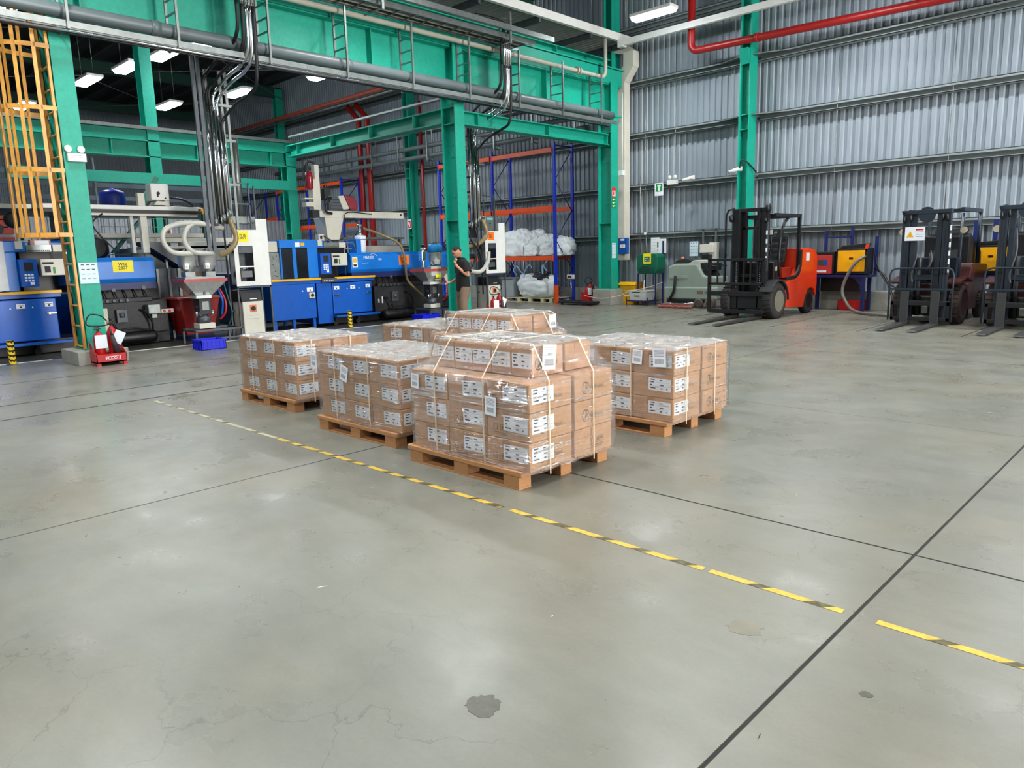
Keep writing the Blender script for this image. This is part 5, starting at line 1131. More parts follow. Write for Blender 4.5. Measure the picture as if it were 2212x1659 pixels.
t=thing('white_tub','white plastic tub on the low shelf of the eyewash stand','tub',(-13.45,19.85,.15)); m=M(); m.add([(-13.78,19.65,.152),(-13.2,19.65,.152),(-13.2,20.1,.152),(-13.78,20.1,.152),(-13.82,19.6,.46),(-13.14,19.6,.46),(-13.14,20.15,.46),(-13.82,20.15,.46)],[(0,3,2,1),(0,1,5,4),(1,2,6,5),(2,3,7,6),(3,0,4,7)]); obj('tub_body',m,white,t); obj('rim',M().box(-13.84,-13.12,19.58,19.61,.44,.47).box(-13.84,-13.12,20.14,20.17,.44,.47).box(-13.15,-13.12,19.6,20.15,.44,.47).box(-13.84,-13.81,19.6,20.15,.44,.47),white,t); obj('tub_print',M().plate('y',19.6,-13.6,-13.4,.28,.31,0,.002).plate('y',19.6,-13.66,-13.38,.4,.425,0,.004),gdark,t)
single('white_stick','white stick standing in the tub','stick',M().cyl((-13.45,19.9,.17),(-13.45,19.95,.78),.012,6),white)
single('rope','cream rope sagging from the bin to the eyewash stand','rope',M().tube(smooth([(-15.35,19.25,.3),(-14.6,19.2,.22),(-14.1,19.5,.3),(-13.85,19.6,.42),(-13.3,19.9,.55),(-13.0,20.3,.7)]),.012,5),strapm)
m=M(); m.tube(smooth([(-14.1,20.3,.62),(-13.95,20.25,.7),(-13.8,20.3,.62),(-13.95,20.3,.5),(-14.05,20.3,.6)]),.03,6); m.box(-14.2,-13.75,20.25,20.45,.6,.66); single('pink_hose_coil','pink hose bundle hanging behind the yellow bin','hose',m,mat('pink hose',(205,120,105),.5))
m=M(); m.plate('y',20.55,-13.6,-13.28,1.6,2.12,0,.005); 
for k in range(5): m.plate('y',20.545,-13.56,-13.4,2.05-.09*k,2.056-.09*k,2,.001)
m.plate('y',20.545,-13.36,-13.31,1.8,1.98,1,.001); m.plate('y',20.545,-13.35,-13.33,1.68,1.74,1,.001); single('poster','white instruction poster above the eyewash tank, left one','poster',m,[paper,ink,mat('grey print',(150,155,165))])
m=M(); m.plate('y',20.56,-13.28,-13.03,1.62,2.07,0,.005)
for k in range(6): m.plate('y',20.555,-13.24,-13.07,2.0-.06*k,2.004-.06*k,1,.001)
single('poster','plain white poster above the eyewash tank, right one','poster',m,[paper,mat('grey print',(150,155,165))])
m=M(); m.cyl((-13.75,20.5,1.5),(-13.75,20.5,2.2),.015,8); m.cyl((-13.75,20.44,2.26),(-13.75,20.5,2.26),.065,16); m.cyl((-13.98,20.5,1.45),(-13.98,20.5,4.1),.015,8); m.tube([(-13.98,20.5,1.7),(-13.75,20.5,1.7)],.012,6); m.cyl((-13.75,20.434,2.26),(-13.75,20.44,2.26),.05,16,1); single('pressure_gauge','round pressure gauge on thin pipes left of the posters','gauge',m,[ggrey,paper])
t=thing('blue_switch_box','blue wall switch box on the white duct','box',(-14.420,20.2,1.62)); obj('body',M().box(-14.620,-14.270,20.16,20.29,1.62,2.14),mat('switch box blue',(30,84,170),.35),t,.012); m=M(); m.plate('y',20.16,-14.520,-14.370,2.05,2.11,0,.003); m.plate('y',20.16,-14.550,-14.340,1.82,1.93,0,.003); m.plate('y',20.157,-14.460,-14.410,1.85,1.9,1,.001); obj('box_labels',m,[paper,yellow],t)
# signs
m=M(); m.plate('x',-14.395,19.52,19.72,3.42,3.72,0,.004); m.plate('x',-14.391,19.54,19.70,3.45,3.62,1,.001); m.plate('x',-14.39,19.58,19.64,3.47,3.6,0,.001); single('fire_sign','red fire extinguisher sign high on the wall-side green column','sign',m,[sred,paper])
m=M(); m.plate('x',-14.395,19.52,19.72,3.08,3.4,0,.004)
for k in range(3): m.plate('x',-14.391,19.55,19.62,3.12+.1*k,3.16+.1*k,1,.001); m.plate('x',-14.391,19.64,19.69,3.14+.1*k,3.17+.1*k,1,.001)
single('safety_sign','green safety sign under the red sign on the wall-side column','sign',m,[sgreen,paper])
m=M(); m.plate('y',20.6,-13.5,-13.18,3.42,3.82,0,.006); m.plate('y',20.594,-13.46,-13.22,3.55,3.79,1,.001); m.plate('y',20.593,-13.38,-13.3,3.58,3.68,2,.001); m.plate('y',20.593,-13.4,-13.28,3.7,3.76,2,.001); m.plate('y',20.593,-13.44,-13.24,3.45,3.49,2,.001); single('eyewash_sign','green and white safety sign on the wall girt','sign',m,[paper,sgreen,paper])
def fsign(x,y,z,label,f='y'):
    m=M(); m.plate(f,y if f=='y' else x,(x if f=='y' else y)-.13,(x if f=='y' else y)+.13,z-.2,z+.2,0,.005); c=(y-.005) if f=='y' else x+.005; q=x if f=='y' else y; m.plate(f,c,q-.1,q+.1,z-.16,z+.16,1,.001); c=c-.001 if f=='y' else c+.001; m.plate(f,c,q-.04,q+.03,z-.1,z+.08,0,.001); m.plate(f,c,q-.07,q-.04,z-.02,z+.1,0,.001); single('fire_sign',label,'sign',m,[paper,sred])
fsign(-25.6,20.17,3.1,'red fire hose sign on the green wall column by the red pipe'); fsign(-22.72,8.85,2.55,'red fire sign on the rear green column behind the hose loops','x')
t=thing('wall_emergency_light','white twin-head emergency light on the wall girt','lamp',(-12.83,20.5,3.72)); obj('body',M().box(-13.0,-12.66,20.5,20.62,3.72,3.86),white,t,.01)
for x in (-12.93,-12.74): obj('lamp_head',M().lathe([(.03,0),(.06,.03),(.06,.07)],(x,20.52,3.95),14,0,'y'),white,t)
def camera(x,y,z,label):
    t=thing('security_camera',label,'camera',(x,y,z)); m=M(); m.cyl((x-.14,y-.12,z-.03),(x+.1,y,z+.05),.045,12); obj('camera_body',m,white,t); obj('lens',M().cyl((x-.15,y-.125,z-.034),(x-.14,y-.12,z-.03),.035,12),ink,t); obj('mount',M().cyl((x+.05,y,z+.03),(x+.08,y+.12,z+.06),.02,8).box(x+.04,x+.14,y+.1,y+.14,z,z+.12),white,t)
camera(-12.2,20.45,3.82,'white bullet camera on the wall girt'); camera(-10.45,20.05,3.88,'white bullet camera on the wall column behind the forklift')
single('camera_cable','black cable looping over the wall column by the camera','cable',M().tube(smooth([(-10.35,20.12,3.95),(-10.3,20.1,4.15),(-10.15,20.15,4.1),(-10.05,20.5,3.85)]),.02,6),black)
t=thing('charger_console','cream wall console with a black chart stand right of the scrubber','console',(-11.5,20.5,1.5)); obj('console_box',M().box(-11.75,-11.3,20.4,20.6,1.6,1.85).box(-11.45,-11.2,20.45,20.6,1.3,1.9),cream,t,.01); obj('perforated_strip',M().box(-11.78,-11.72,20.6,20.62,1.85,2.3).box(-11.35,-11.29,20.6,20.62,1.85,2.3).box(-12.0,-11.2,20.6,20.62,2.27,2.33),ggrey,t); obj('dark_device',M().box(-11.6,-11.35,20.3,20.5,1.15,1.55),blackp,t,.01)
# ---- scrubber ----
t=thing('floor_scrubber','sage grey ride-behind floor scrubber parked left of the orange forklift','floor scrubber',(-11.5,19.6,0))
m=M(); m.prism([(-12.2,.28),(-12.16,1.22),(-11.95,1.3),(-11.2,1.3),(-10.98,.95),(-10.55,.92),(-10.5,.28)],'y',19.3,20.0); obj('tank',m,scrubg,t,.05,fix=True)
obj('lower_skirt',M().box(-12.26,-10.5,19.25,20.05,.26,.62),scrubg,t,.04); obj('lid',M().prism([(-12.05,1.28),(-11.9,1.42),(-11.6,1.46),(-11.3,1.38),(-11.5,1.26)],'y',19.36,19.94),charcoal,t,.03,fix=True)
obj('lid_trim',M().prism([(-11.55,1.27),(-11.3,1.4),(-11.15,1.38),(-11.1,1.1),(-11.2,1.25)],'y',19.33,19.97),mat('off white trim',(180,186,176),.4),t,.02,fix=True)
obj('control_head',M().prism([(-11.15,1.3),(-11.05,1.32),(-10.72,.9),(-10.95,.88)],'y',19.4,19.9).box(-11.0,-10.7,19.45,19.85,1.1,1.3),blackp,t,.01,fix=True); obj('handle',M().tube([(-10.98,19.35,1.25),(-10.6,19.35,1.22),(-10.6,19.95,1.22),(-10.98,19.95,1.25)],.02,8),blackp,t)
obj('drain_hose',M().tube(smooth([(-11.9,19.28,.95),(-11.88,19.22,.7),(-11.92,19.2,.45),(-12.05,19.2,.25)]),.04,8),black,t); obj('hose_recess',M().box(-12.1,-11.5,19.285,19.3,.86,.95),scrubg,t,.01)
obj('base_tray',M().box(-12.15,-11.25,19.22,19.9,.12,.26),blackp,t,.01); obj('bumper_bar',M().tube(smooth([(-12.2,19.25,.16),(-11.9,19.1,.14),(-11.5,19.1,.14),(-11.2,19.22,.16)]),.018,8),chrome,t)
for x in (-11.1,-10.7): obj('wheel',M().lathe([(.1,0),(.15,.02),(.15,.08),(.1,.1)],(x,19.22,.15),18,0,'y'),mat('brown wheel',(80,70,64),.7),t)
m=M(); m.tube([(x,19.0,.05+.012*math.sin(x*30)) for x in [-12.3+.06*i for i in range(20)]],.045,8); obj('squeegee',m,mat('rust pink squeegee',(150,88,78),.6),t); obj('squeegee_bracket',M().box(-12.2,-11.3,18.98,19.06,.09,.14),mat('rust pink squeegee',(150,88,78),.6),t); obj('beacon',M().lathe([(.05,0),(.04,.06),(.02,.08)],(-11.85,19.6,1.42),12),mat('orange lens',(226,130,80),.3),t)
obj('rating_plate',M().plate('y',19.25,-11.15,-10.95,.42,.52,0,.003).plate('y',19.25,-10.9,-10.8,.43,.5,1,.003),[mat('brown label',(120,96,88),.5),ggrey],t)
# ---- charger table ----
t=thing('charger_table','navy steel table carrying the two battery chargers','table',(-7.4,20.3,0))
obj('table_top',M().box(-8.2,-6.62,19.95,20.5,.88,.94),dblue,t)
for x in (-8.12,-6.78):
    for y in (20.0,20.45): obj('leg',M().box(x-.04,x+.04,y-.04,y+.04,0,.88),dblue,t)
m=M(); m.box(-8.0,-7.92,20.46,20.5,.94,2.1); m.box(-7.32,-7.24,20.46,20.5,.94,2.15); m.box(-7.92,-7.3,20.46,20.49,1.9,1.94); m.box(-6.7,-6.62,20.46,20.5,.94,1.92); obj('back_frame',m,dblue,t)
obj('gusset',M().prism([(-8.1,.88),(-7.85,.88),(-8.1,.62)],'y',19.98,20.0),dblue,t,fix=True); obj('gusset',M().prism([(-6.8,.88),(-7.05,.88),(-6.8,.62)],'y',19.98,20.0),dblue,t,fix=True)
obj('dark_shelf_box',M().box(-7.95,-6.95,20.2,20.48,.5,.87),blackp,t)
t=thing('battery_charger','red-fronted battery charger on the navy table','charger',(-7.85,20.2,.95)); obj('case',M().box(-8.15,-7.55,20.02,20.45,.95,1.55),blackp,t,.015); obj('front_panel',M().plate('y',20.02,-8.1,-7.6,.97,1.46,0,.01),mat('charger red',(196,62,56),.4),t,.004); obj('display',M().plate('y',20.01,-7.98,-7.72,1.2,1.34,0,.003).plate('y',20.01,-7.8,-7.72,1.2,1.34,1,.005),[gdark,blue],t); obj('label_strip',M().plate('y',20.01,-8.0,-7.74,1.01,1.06,0,.003),paper,t)
def ycharger(x,label):
    t=thing('battery_charger',label,'charger',(x,20.2,.95)); obj('case',M().box(x-.4,x+.4,20.0,20.45,.95,1.62),blackp,t,.02); obj('front_panel',M().plate('y',20.0,x-.35,x+.33,1.03,1.57,0,.012),mat('charger yellow',(246,176,14),.35),t,.004); obj('screen',M().plate('y',19.988,x-.06,x+.04,1.34,1.39,0,.003),mat('dark red screen',(70,8,8),.3),t); obj('button',M().plate('y',19.988,x-.05,x+.03,1.26,1.31,0,.003),mat('amber key',(235,190,60),.4),t)
    obj('top_handle',M().prism([(x-.36,1.62),(x+.3,1.62),(x+.36,1.74),(x-.26,1.7)],'y',20.05,20.35),blackp,t,.01,fix=True); obj('orange_strap',M().prism([(x+.28,1.5),(x+.34,1.5),(x+.42,1.72),(x+.34,1.72)],'y',20.0,20.05),orange,t,fix=True)
ycharger(-7.1,'yellow-fronted battery charger on the navy table'); 
ycharger(-4.0,'yellow-fronted battery charger behind the slate forklifts')
single('charger_table_small','navy support behind the slate forklifts under a yellow charger','table',M().box(-4.5,-3.5,19.9,20.5,.88,.94).box(-4.46,-4.38,20,20.08,0,.88).box(-3.6,-3.52,20,20.08,0,.88).box(-4.5,-4.4,20.46,20.5,.94,2.2).box(-4.1,-4.0,20.46,20.5,.94,2.2),dblue)
single('charging_cable','thick clear-wrapped cable hanging from the yellow charger and lying on the floor','cable',M().tube(smooth([(-6.75,19.97,1.42),(-6.95,19.85,1.25),(-7.15,19.8,.85),(-7.2,19.75,.5),(-7.0,19.6,.2),(-6.7,19.3,.06),(-6.2,18.9,.05),(-5.7,18.6,.05)]),.04,8),mat('grey wrapped cable',(120,118,112),.3,var=.3,scale=40))
single('black_cable','black cables hanging right of the charger table','cable',M().tube(smooth([(-6.62,20.3,1.5),(-6.5,20.2,1.1),(-6.2,20.0,.75),(-5.8,19.6,.6),(-5.6,18.8,.5)]),.018,6).tube(smooth([(-6.6,20.3,1.1),(-6.3,20.1,.9),(-6.1,19.9,.6),(-5.9,19.6,.3)]),.03,6),black)
# ================= FORKLIFTS =================
def wheel(t,x0,x1,y,z,r,rub,rim,n=26):
    s=1 if x1>x0 else -1
    m=M(); m.lathe([(r*.6,0),(r*.93,.02*s),(r,.05*s),(r,(abs(x1-x0)-.05)*s),(r*.93,(abs(x1-x0)-.02)*s),(r*.62,x1-x0),(r*.58,x1-x0-.07*s)],(x0,y,z),n,0,'x')
    w=obj('tyre',m,rub,t,fix=True); m=M(); 
    for k in range(n):
        a=2*PI*k/n; m2=M().box(min(x0,x1)+.03,max(x0,x1)-.03,y-.015,y+.015,z+r-.004,z+r+.012); m2.rot(a,'X',(x0,y,z)); m.add(m2.v,m2.f,0)
    obj('tread_lugs',m,rub,w)['kind']='stuff'
    m=M(); m.lathe([(r*.6,-.005*s),(r*.54,-.01*s),(r*.5,-.04*s),(r*.3,-.05*s),(r*.2,-.02*s),(r*.05,-.015*s)],(x1,y,z),18,0,'x')
    for k in range(6): a=2*PI*k/6; m.cyl((x1-.045*s,y+r*.3*math.cos(a),z+r*.3*math.sin(a)),(x1-.02*s,y+r*.3*math.cos(a),z+r*.3*math.sin(a)),r*.05,6)
    obj('rim',m,rim,w,fix=True)
def forks(t,cx,hy,m_,dx=.3,L=2.0,w=.085):
    for s in (-1,1):
        x=cx+s*dx; m=M(); m.prism([(hy-L,.02),(hy-L+.03,.045),(hy+.02,.07),(hy+.02,.72),(hy+.07,.72),(hy+.07,.02)],'x',x-w,x+w); obj('fork',m,m_,t,.004,fix=True)
# orange forklift (cx -8.45)
t=thing('forklift','orange forklift with black mast parked by the wall','forklift',(-8.45,18.2,0))
cx=-8.42
for s in (-1,1):
    x=cx+s*.36; obj('mast_channel',M().box(x-.1,x+.1,16.95,17.05,.1,2.64).box(x-.1*s-.02,x-.1*s+.02,16.9,17.12,.1,2.64),blackp,t,.006)
    obj('inner_mast',M().box(x-.17*s-.05,x-.17*s+.05,17.05,17.15,.12,2.56),blackp,t,.006)
    obj('lift_cylinder',M().cyl((cx+s*.27,17.2,.2),(cx+s*.27,17.2,1.9),.045,12).cyl((cx+s*.27,17.2,1.9),(cx+s*.27,17.2,2.4),.03,10),blackp,t)
obj('mast_crossbar',M().box(cx-.42,cx+.42,16.94,17.06,2.56,2.64).box(cx-.4,cx+.4,17.05,17.12,2.14,2.2).box(cx-.42,cx+.42,17.0,17.1,1.0,1.08),blackp,t,.006)
obj('mast_hose_guard',M().tube([(cx-.62,16.95,.9),(cx-.62,16.95,2.5),(cx-.56,16.95,2.62),(cx-.4,16.95,2.66)],.025,8),blackp,t)
obj('hose_reel',M().lathe([(.05,0),(.1,.02),(.1,.08),(.05,.1)],(cx+.42,16.92,2.62),16,0,'x').lathe([(.04,0),(.07,.02),(.07,.06),(.04,.08)],(cx+.36,16.95,2.35),12,0,'x').lathe([(.05,0),(.09,.02),(.09,.08),(.05,.1)],(cx-.52,16.95,2.42),16,0,'x'),blackp,t)
m=M(); m.box(cx+.445,cx+.475,16.9,16.96,1.15,2.3,0)
for k in range(5): m.box(cx+.443,cx+.477,16.89,16.9,1.2+.2*k,1.3+.2*k,1)
obj('reflective_strip',m,[gdark,paper],t)
m=M()
for s in (-1,1): m.tube([(cx-.2*s-.16*s,16.9,.9),(cx-.2*s-.16*s,16.9,1.5)],.02,6)
m2=M()
for s in (-1,1):
    x=cx+s*.24+(-.05)
    for k in range(14): m2.lathe([(.02,0),(.022,.02),(.02,.04)],(cx+s*.3,16.92,.75+k*.05),6)
obj('lift_chain',m2,ggrey,t)['kind']='stuff'
# load backrest
bx0,bx1=-9.42,-7.98; m=M()
for x in (bx0,bx1): m.box(x-.04,x+.04,16.84,16.9,.15,1.46)
m.box(bx0,bx1,16.84,16.9,1.4,1.46); m.box(bx0,bx1,16.84,16.9,.82,.88); m.box(bx0,bx1,16.83,16.92,.55,.66); m.box(bx0,bx1,16.83,16.92,.12,.22)
for x in (-9.2,-9.02,-8.83,-8.5,-8.33,-8.15): m.box(x-.018,x+.018,16.85,16.89,.88,1.4)
obj('load_backrest',m,blackp,t,.006); obj('carriage_plate',M().box(cx-.5,cx+.5,16.9,16.96,.24,.55),blackp,t,.01)
obj('red_tank_cap',M().box(-8.65,-8.35,17.3,17.4,.68,.84),mat('faded red cap',(160,60,60),.5),t,.01)
forks(t,-8.44,16.9,mat('fork steel',(54,52,50),.5,.4),.31,2.05,.085)
wheel(t,-8.0,-7.74,17.22,.43,.43,rubber,mat('grey rim',(120,118,104),.5,.3)); wheel(t,-8.85,-9.1,17.22,.43,.43,rubber,mat('grey rim',(120,118,104),.5,.3))
wheel(t,-7.98,-7.78,19.07,.31,.31,rubber,blackp); wheel(t,-8.95,-9.1,19.07,.31,.31,rubber,blackp)
body=[(17.62,.24),(18.7,.18),(18.78,.42),(18.95,.62),(19.15,.66),(19.35,.6),(19.46,.42),(19.5,.8),(19.45,1.5),(19.3,1.62),(18.55,1.66),(18.52,1.2),(18.4,1.0),(18.15,.9),(17.62,.86)]
obj('chassis',M().prism(body,'x',-9.1,-7.77),orange,t,.02,fix=True)
obj('front_chassis',M().box(-9.0,-7.95,17.2,17.7,.2,.9),blackp,t,.02)
f=[(17.22+.52*math.cos(a),.43+.52*math.sin(a)) for a in [PI*.0+PI*.85*i/10 for i in range(11)]]; g=[(17.22+.47*math.cos(a),.43+.47*math.sin(a)) for a in [PI*.85-PI*.85*i/10 for i in range(11)]]
obj('front_fender',M().prism(f+g,'x',-8.05,-7.73),charcoal,t,.004,fix=True)
obj('step_well',M().prism([(17.6,.9),(18.12,.92),(18.35,1.02),(18.46,1.2),(18.48,1.62),(18.38,1.62),(18.36,1.25),(18.25,1.1),(18.1,1.0),(17.6,.98)],'x',-7.8,-7.75),blackp,t,.004,fix=True)
obj('dashboard',M().prism([(17.3,.85),(17.65,.85),(17.65,1.3),(17.5,1.4),(17.3,1.35)],'x',-8.9,-7.95),blackp,t,.02,fix=True); obj('dash_label',M().plate('x',-7.95,17.36,17.48,1.14,1.24,0,.003).plate('x',-7.95,17.6,17.65,1.2,1.24,0,.003),cream,t)
obj('seat',M().box(-8.7,-8.15,17.95,18.4,1.2,1.36).prism([(18.34,1.3),(18.46,1.3),(18.6,1.95),(18.5,1.97)],'x',-8.68,-8.17),blackp,t,.03,fix=True); obj('seat_base',M().box(-8.8,-8.0,17.9,18.5,.95,1.2),mat('dark orange bay',(160,44,24),.4),t,.01)
obj('steering_wheel',M().tube([(-8.42+.17*math.cos(a),17.72+.12*math.sin(a),1.68+.1*math.sin(a)) for a in [2*PI*i/18 for i in range(18)]],.015,6,closed=True).cyl((-8.42,17.72,1.66),(-8.42,17.5,1.3),.03,8),blackp,t)
for s,x in ((-1,-9.02),(1,-7.86)):
    obj('roof_pillar',M().tube([(x,17.42,1.0),(x,17.36,1.5),(x,17.42,1.95),(x,17.6,2.28),(x,17.85,2.42)],.035,8),blackp,t); obj('roof_pillar',M().box(x-.035,x+.035,18.44,18.52,1.0,2.5),blackp,t,.006)
    obj('roof_rail',M().box(x-.035,x+.035,17.1,18.52,2.42,2.5),blackp,t,.006)
for k in range(8): obj('roof_slat',M().box(-9.0,-7.88,17.12+.19*k,17.17+.19*k,2.42,2.48),blackp,t)
obj('counterweight_top',M().box(-8.98,-7.9,18.6,19.38,1.6,1.66),mat('dark orange top',(190,50,24),.4),t,.02); obj('tank_label',M().plate('x',-7.77,18.75,18.95,1.35,1.55,0,.004),paper,t)
obj('work_light',M().box(-8.1,-7.92,17.15,17.2,1.98,2.14).tube([(-8.0,17.2,1.5),(-8.0,17.22,2.0)],.02,6),blackp,t,.01); obj('work_light_glass',M().plate('y',17.15,-8.09,-7.93,2.0,2.12,0,.004),mat('lamp glass',(220,224,220),.15),t)
obj('mirror',M().prism([(17.2,1.92),(17.4,2.0),(17.42,2.12),(17.25,2.12)],'x',-7.86,-7.76),blackp,t,.01,fix=True)
# slate forklifts
def slate_fl(cx,label):
    t=thing('forklift',label,'forklift',(cx,18.4,0))
    X=lambda v:v+cx
    for s in (-1,1):
        obj('mast_channel',M().box(X(s*.38-.07),X(s*.38+.07),17.1,17.22,.08,2.38),slate,t,.006); obj('mast_channel',M().box(X(s*.24-.05),X(s*.24+.05),17.14,17.24,.1,2.34),slate,t,.006)
        obj('pulley',M().lathe([(.03,0),(.07,.01),(.07,.03),(.03,.04)],(X(s*.3),17.08,2.22),14,0,'x').lathe([(.03,0),(.07,.01),(.07,.03),(.03,.04)],(X(s*.4-.02),17.08,2.2),14,0,'x'),blackp,t)
        m=M(); 
        for k in (0,1): m.box(X(s*.38-.02+.05*k),X(s*.38-.012+.05*k),17.095,17.1,.1,2.3)
        obj('channel_groove',m,ink,t)
    obj('mast_crossbar',M().box(X(-.46),X(.46),17.08,17.22,2.3,2.38).box(X(-.46),X(-.38),17.04,17.1,2.34,2.38),slate,t,.006); obj('lower_crossbar',M().box(X(-.3),X(.3),17.16,17.24,.95,1.05),slate,t,.006)
    obj('chain_anchor',M().lathe([(.16,0),(.16,.04),(.1,.05)],(X(0),17.1,2.28),20,0,'y'),slate,t)
    obj('lift_cylinder',M().cyl((X(-.12),17.25,.2),(X(-.12),17.25,1.4),.06,12).cyl((X(.1),17.25,.9),(X(.1),17.25,1.5),.05,12),blackp,t)
    obj('hydraulic_hose',M().tube(smooth([(X(-.16),17.1,1.95),(X(-.12),17.05,1.5),(X(-.2),17.05,1.1),(X(-.18),17.05,.9)]),.02,6).tube(smooth([(X(.12),17.1,1.55),(X(.16),17.05,1.35),(X(.08),17.05,1.15)]),.018,6),gdark,t)
    m=M()
    P=[(X(-.6),17.0,.1),(X(-.6),17.0,1.05),(X(-.57),17.0,1.15),(X(-.48),17.0,1.19),(X(.48),17.0,1.19),(X(.57),17.0,1.15),(X(.6),17.0,1.05),(X(.6),17.0,.1)]
    m.tube(P,.02,6); m.box(X(-.6),X(.6),16.98,17.02,.74,.78)
    for x in (-.4,-.1,.2,.42): m.box(X(x-.008),X(x+.008),16.99,17.01,.78,1.18)
    obj('load_backrest',m,slate,t)
    m=M(); m.box(X(-.56),X(.56),17.0,17.08,.42,.52); m.box(X(-.56),X(.56),17.0,17.08,.1,.18); m.box(X(-.56),X(-.5),17.0,17.06,.1,.5); m.box(X(.5),X(.56),17.0,17.06,.1,.5); obj('carriage',m,blackp,t,.006)
    forks(t,X(-.0),16.95,mat('worn fork steel',(64,66,66),.5,.4),.29,1.45,.08)
    obj('axle_block',M().box(X(-.4),X(.4),17.3,17.6,.2,.6),blackp,t,.02); obj('valve_box',M().box(X(-.02),X(.1),17.22,17.3,.24,.4),ggrey,t,.01)
    wheel(t,X(.42),X(.66),17.75,.42,.42,brownr,maroon); wheel(t,X(-.42),X(-.66),17.75,.42,.42,brownr,maroon)
    wheel(t,X(.44),X(.62),19.6,.3,.3,rubber,blackp); wheel(t,X(-.44),X(-.62),19.6,.3,.3,rubber,blackp)
    obj('chassis',M().prism([(17.6,.3),(19.3,.22),(19.35,.5),(19.9,.62),(20.05,.4),(20.1,1.1),(20.0,1.2),(18.7,1.25),(18.5,.8),(17.6,.85)],'x',X(-.55),X(.55)),maroon,t,.02,fix=True)
    obj('fender',M().prism([(17.2,.86),(17.75,.96),(18.25,.86),(18.25,.9),(17.75,1.0),(17.2,.9)],'x',X(.4),X(.68)),maroon,t,fix=True); obj('fender',M().prism([(17.2,.86),(17.75,.96),(18.25,.86),(18.25,.9),(17.75,1.0),(17.2,.9)],'x',X(-.68),X(-.4)),maroon,t,fix=True)
    obj('dashboard',M().box(X(-.5),X(.5),17.6,17.95,.85,1.4),slate,t,.02); obj('dash_bolts',M().cyl((X(.35),17.59,1.3),(X(.35),17.6,1.3),.02,8).cyl((X(.4),17.59,1.15),(X(.4),17.6,1.15),.02,8),ggrey,t)
    obj('seat',M().box(X(-.26),X(.26),18.3,18.75,1.2,1.36).prism([(18.7,1.3),(18.82,1.3),(18.95,2.0),(18.85,2.02)],'x',X(-.28),X(.28)),blackp,t,.03,fix=True)
    obj('battery_hood',M().prism([(18.75,1.2),(19.9,1.2),(19.85,1.5),(18.85,1.9),(18.75,1.85)],'x',X(-.45),X(.45)),blackp,t,.03,fix=True)
    for x in (-.5,.5):
        obj('roof_pillar',M().tube([(X(x),17.7,.9),(X(x),17.75,1.6),(X(x*.96),17.9,2.3)],.035,6),slate,t); obj('roof_pillar',M().tube([(X(x),19.3,1.2),(X(x),19.25,2.38)],.04,6),slate,t); obj('roof_rail',M().box(X(x)-.035,X(x)+.035,17.75,19.3,2.34,2.42),slate,t,.006)
    for k in range(7): obj('roof_slat',M().box(X(-.48),X(.48),17.9+.2*k,17.95+.2*k,2.36,2.4),slate,t)
    for x in (-.58,.58): obj('head_lamp',M().lathe([(.03,0),(.07,.03),(.08,.08),(.05,.1)],(X(x),17.6,1.95),14,0,'y').cyl((X(x),17.59,1.95),(X(x),17.6,1.95),.07,14,1),[blackp,mat('lamp glass warm',(220,210,180),.2)],t)
    m=M(); m.box(X(.46),X(.485),17.06,17.1,1.05,2.1,0)
    for k in range(6): m.box(X(.458),X(.487),17.05,17.06,1.1+.17*k,1.2+.17*k,1)
    obj('reflective_strip',m,[gdark,paper],t)
    return t
slate_fl(-4.62,'slate grey forklift with a white warning card on its mast')
slate_fl(-2.88,'second slate grey forklift cut off by the right edge of the picture')
m=M(); m.plate('y',17.06,-5.0,-4.62,1.76,2.04,0,.004); m.add([(-4.97,17.055,1.83),(-4.83,17.055,1.83),(-4.9,17.055,1.96)],[(0,1,2)],2); m.add([(-4.905,17.054,1.85),(-4.89,17.054,1.85),(-4.897,17.054,1.92)],[(0,1,2)],1); m.plate('y',17.056,-4.8,-4.65,1.97,2.0,3,.001)
for k in range(3): m.plate('y',17.056,-4.79,-4.65,1.93-.045*k,1.94-.045*k,1,.001)
sg=single('warning_card','white warning card with a yellow triangle on the slate forklift mast','sign',m,[paper,ink,yellow,sred])
# ================= THE MAN =================
Mx,My=-13.0,11.75
hv=Vector((-.30,-.92,0)).normalized()     # facing
side=Vector((-hv.y,hv.x,0))              # his left
def wp(f,s,z): return Vector((Mx,My,0))+hv*f+side*s+Vector((0,0,z))
man=thing('person','man in black polo shirt and khaki trousers, hand raised to his mouth','person',(Mx,My,0))
def skinobj(name,verts,edges,radii,m,parent,root=0,sub=2):
    me=bpy.data.meshes.new(name); o_=ORG[parent.name]
    me.from_pydata([((v[0]-o_[0])*S,(v[1]-o_[1])*S,(v[2]-o_[2])*S) for v in verts],edges,[]); me.materials.append(m)
    o=bpy.data.objects.new(name,me); link(o,parent,o_)
    o.modifiers.new('skin','SKIN'); 
    for i,r in enumerate(radii): 
        v=me.skin_vertices[0].data[i]; v.radius=(r*S,r*S) if not isinstance(r,tuple) else (r[0]*S,r[1]*S); v.use_root=(i==root)
    o.modifiers['skin'].use_smooth_shade=True
    q=o.modifiers.new('sub','SUBSURF'); q.levels=sub; q.render_levels=sub
    return o
